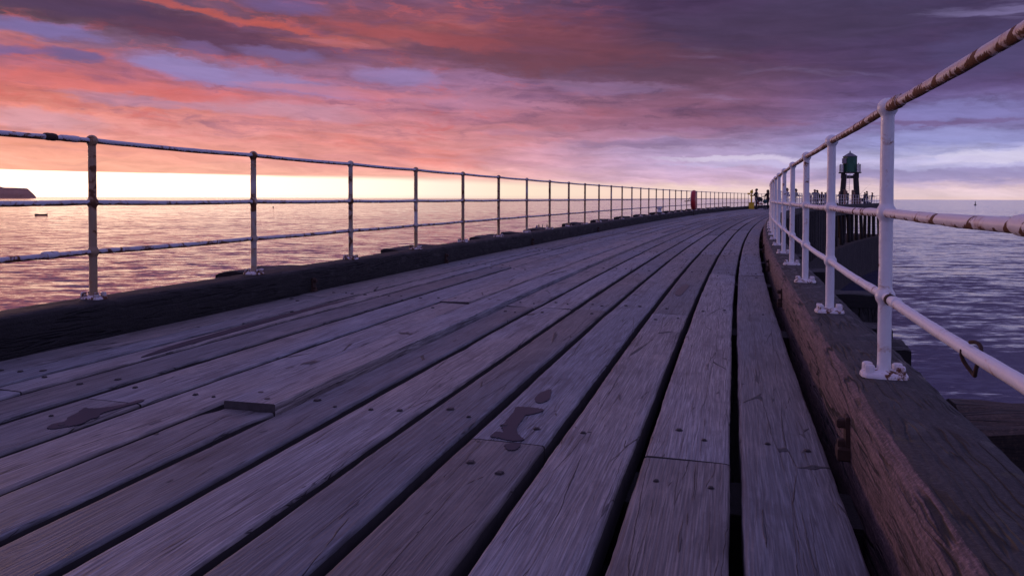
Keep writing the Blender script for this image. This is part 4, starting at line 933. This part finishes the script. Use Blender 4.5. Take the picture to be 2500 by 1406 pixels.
# fishing rods, bags
M_rod = simple('carbon_rod', (.05, .045, .05), .4)
def rod(label, base, tip, g_='fishing rods'):
    b_ = Vector(base); t_ = Vector(tip); mb = MB(); mb.tube([b_+(t_-b_)*f_+Vector((0, 0, -.12*f_*f_)) for f_ in (0, .25, .5, .75, 1.)], [.018, .014, .010, .007, .004], 6)
    mb.tube([b_-(t_-b_)*.0, b_+(t_-b_)*.12], .022, 6); mb.ball(tuple(b_+(t_-b_)*.16+Vector((0, 0, -.05))), .05, 8, 6)
    tag(mb.build('fishing_rod', M_rod, None, smooth=True), label, 'fishing rod', g_)
def wp(x, y, Zd):      # world point on the sight line through a photo pixel at distance Zd
    v = fwd+cr*((x-1250)/F)+cu*((528.2-y)/F); v = v*(Zd/v.y); return (v.x, v.y, EYE+v.z)
rod('fishing rod leaning right of the tower leg, the longer of the two in the air', wp(2097, 477, 104), wp(2127, 446, 105)); rod('fishing rod pointing out over the sea at the pier end', wp(2121, 483, 108), wp(2144, 462, 108))
rod('short fishing rod upright at the left of the crowd', wp(1981, 496, 74.5), wp(1983, 466, 74.5))
o = MB().ball((0, 0, 0), .32, 12, 8, sq=(.8, .5, 1.)).build('shoulder_bag', M_blk, None, smooth=True, loc=wp(2107.5, 488.5, 104.6)); tag(o, 'black shoulder bag on the hip of the person right of the tower', 'bag')
o = MB().ball((0, 0, .2), .5, 12, 8, sq=(1.3, .7, .55)).ball((.4, .1, .18), .35, 10, 7, sq=(1.2, .8, .6)).build('tackle_bag', M_blk, None, smooth=True, loc=(51.9, 108.6, DK+.20)); tag(o, 'heap of black tackle bags on the deck at the pier end', 'bag')
tr = empty('rod_rest', (52.6, 109.3, DK+.2)); tag(tr, 'thin metal tripod rod rest near the last railing posts', 'rod rest')
for k in range(3): a = k*2.1; MB().tube([(.35*math.cos(a), .35*math.sin(a), 0), (0, 0, 1.05), (-.1*math.cos(a), -.1*math.sin(a), 1.3)], .018, 6).build('leg', M_st, tr)

# ------------------------------------------------------------------ boats, buoys, far rocks and headland
M_hull = simple('dark_hull_paint', (.018, .012, .016), .6); M_hb = simple('blue_hull_paint', (.06, .08, .24), .5)
def hull_mesh(L_, Bm, h_, mi=0):
    mb = MB(); n_ = 15; prof = []; vs = []
    for i in range(n_):
        f_ = i/(n_-1); x = (f_-.5)*L_; wd = Bm/2*(math.sin(math.pi*min(1, .12+f_*.88))**.5 if f_ < .97 else .12); sh_ = h_*(1+.35*abs(f_-.45)**1.5*2.4)
        if f_ > .9: wd *= (1.0-f_)*8+.15
        vs += [(x, -wd, sh_), (x, -wd*.75, .05), (x, 0, -.15), (x, wd*.75, .05), (x, wd, sh_), (x, wd*.85, sh_-.04), (x, wd*.6, .12), (x, 0, .08), (x, -wd*.6, .12), (x, -wd*.85, sh_-.04)]
    m2 = 10; mb.add(vs, [(i*m2+k, (i+1)*m2+k, (i+1)*m2+(k+1) % m2, i*m2+(k+1) % m2) for i in range(n_-1) for k in range(m2)]+[tuple(range(m2)), tuple((n_-1)*m2+k for k in range(m2-1, -1, -1))], mi); return mb
bt = empty('rowing_boat', (-253.5, 399.6, 0), R(180+32)); tag(bt, 'small dark empty boat moored on the left water below the headland', 'boat')
hull_mesh(5.9, 1.9, .62).build('hull', M_hull, bt)
MB().box((-.9, 0, .42), (.28, 1.3, .06)).box((.9, 0, .42), (.28, 1.3, .06)).build('thwart', M_hull, bt)
MB().box((-2.85, 0, .75), (.3, .35, .8), bev=.06).build('outboard_motor', M_blk, bt)
ab = empty('angling_boat', (9.66, 233.5, 0), R(8)); tag(ab, 'small blue and white motor boat carrying anglers beyond the left kerb', 'boat')
hull_mesh(4.6, 1.8, .70).build('hull', M_hb, ab); MB().box((.2, 0, .76), (3.6, 1.3, .05)).build('gunwale', M_wp, ab)
MB().box((-1.9, 0, 1.1), (.5, .5, .75), bev=.1).build('outboard_motor', M_hb, ab); MB().box((1.9, 0, .95), (.3, .3, .6), bev=.08).build('bow_box', simple('purple_box', (.10, .05, .12), .6), ab)
MB().tube([(1.7, .1, .8), (1.7, .1, 2.6)], .03, 6).ball((1.7, .1, 2.65), .09, 8, 6).build('mast', M_st, ab)
for k, (dx, cc, lb_) in enumerate(((-1.2, (.02, .015, .02), 'angler in black standing at the stern of the blue boat'), (-.05, (.05, .08, .14), 'angler in blue standing in the middle of the blue boat'), (1.35, (.05, .03, .03), 'angler in dark red standing at the bow of the blue boat'))):
    person(lb_, 0, 0, R(20+k*50), 1.72, cc, (.02, .02, .03), loc=(9.66+dx, 233.5, .12), group='anglers in the boat')
bu = empty('navigation_buoy', (863.9, 1384.9, 0)); tag(bu, 'dark navigation buoy far out on the right water', 'buoy')
MB().tube([(0, 0, -.5), (0, 0, 1.2)], 2.0, 14).build('float', M_hull, bu); MB().tube([(0, 0, 1.2), (0, 0, 5.4)], [1.0, .45], 10).build('tower', M_hull, bu)
MB().tube([(0, 0, 5.4), (0, 0, 6.6), (0, 0, 7.6)], [.5, .6, .1], 10).build('lantern', M_hull, bu)
fb = empty('marker_float', (-238.7, 742.2, 0)); tag(fb, 'tiny dark marker float on the left water', 'buoy')
MB().ball((0, 0, .5), .75, 12, 8, sq=(.8, .8, 1.1)).build('float', M_hull, fb, smooth=True); MB().tube([(0, 0, 1.2), (0, 0, 2.)], .08, 6).build('pole', M_hull, fb)
# low rocks on the horizon
m_rock = simple('far_rock', (.09, .07, .08), .9); mb = MB()
vs = []; n_ = 60; Zr = 5200.
for i in range(n_+1):
    f_ = i/n_; x = (1493-1250)/F*Zr+(1542-1493)/F*Zr*f_; h_ = 2.+7.*max(0, mn.noise(Vector((f_*9, 3, 1))))+4.*max(0, mn.noise(Vector((f_*25, 8, 1))))
    vs += [(x, Zr-20, -1), (x, Zr, h_), (x, Zr+40, -1)]
mb.add(vs, [(i*3+k, (i+1)*3+k, (i+1)*3+k+1, i*3+k+1) for i in range(n_) for k in range(2)])
tag(mb.build('skerry', m_rock), 'low dark line of rocks on the horizon behind the left railing', 'rocks')
# headland with flat top and a stepped cliff end
m_hl, t, b_ = mat('headland_haze_tinted_rock'); P = t.node('ShaderNodeTexCoord').outputs['Object']; n_ = t.noise(P, .01, 6., .6)
t.put(b_.inputs['Base Color'], t.mix(n_, (.26, .13, .09), (.46, .26, .17))); b_.inputs['Roughness'].default_value = .95  # light warm rock colour stands in for the orange sunset haze
ZH = 6200.; Xf = lambda px: (px-1250)/F*ZH; Hf = lambda px, py: (481.+.003*px-py)/F*ZH+EYE
out = [(-260, 448), (-120, 452), (-40, 455), (0, 455.5), (5, 457), (9, 458.3), (35, 458.8), (66, 460.2), (71, 462.5), (72, 465.), (80, 472), (86, 478), (88.5, 481.6)]
vs = []; N_ = 90
for i in range(N_+1):
    q = -260+(88.5+260)*i/N_; hp = np.interp(q, [a for a, b_ in out], [b_ for a, b_ in out]); H0 = Hf(q, hp)
    for k in range(9):
        f_ = k/8; dep = -420*(1-f_)+60*mn.noise(Vector((i*.25, f_*3, 2.)))*(1 if 0 < k < 8 else .2)
        zz = H0*min(1, (f_**.55))*(1+.05*mn.noise(Vector((i*.4, f_*6, 7.)))*(k < 8)) if k else -3
        vs.append((Xf(q)*(1+dep/ZH), ZH+dep, zz))
    vs.append((Xf(q)*1.30-200, ZH+1500, H0*.98)); vs.append((Xf(q)*1.32-200, ZH+1600, -3))
hd_ = MB().add(vs, [(i*11+k, (i+1)*11+k, (i+1)*11+k+1, i*11+k+1) for i in range(N_) for k in range(10)]+[tuple(N_*11+k for k in range(11))]).build('headland', m_hl)
tag(hd_, kind='structure')
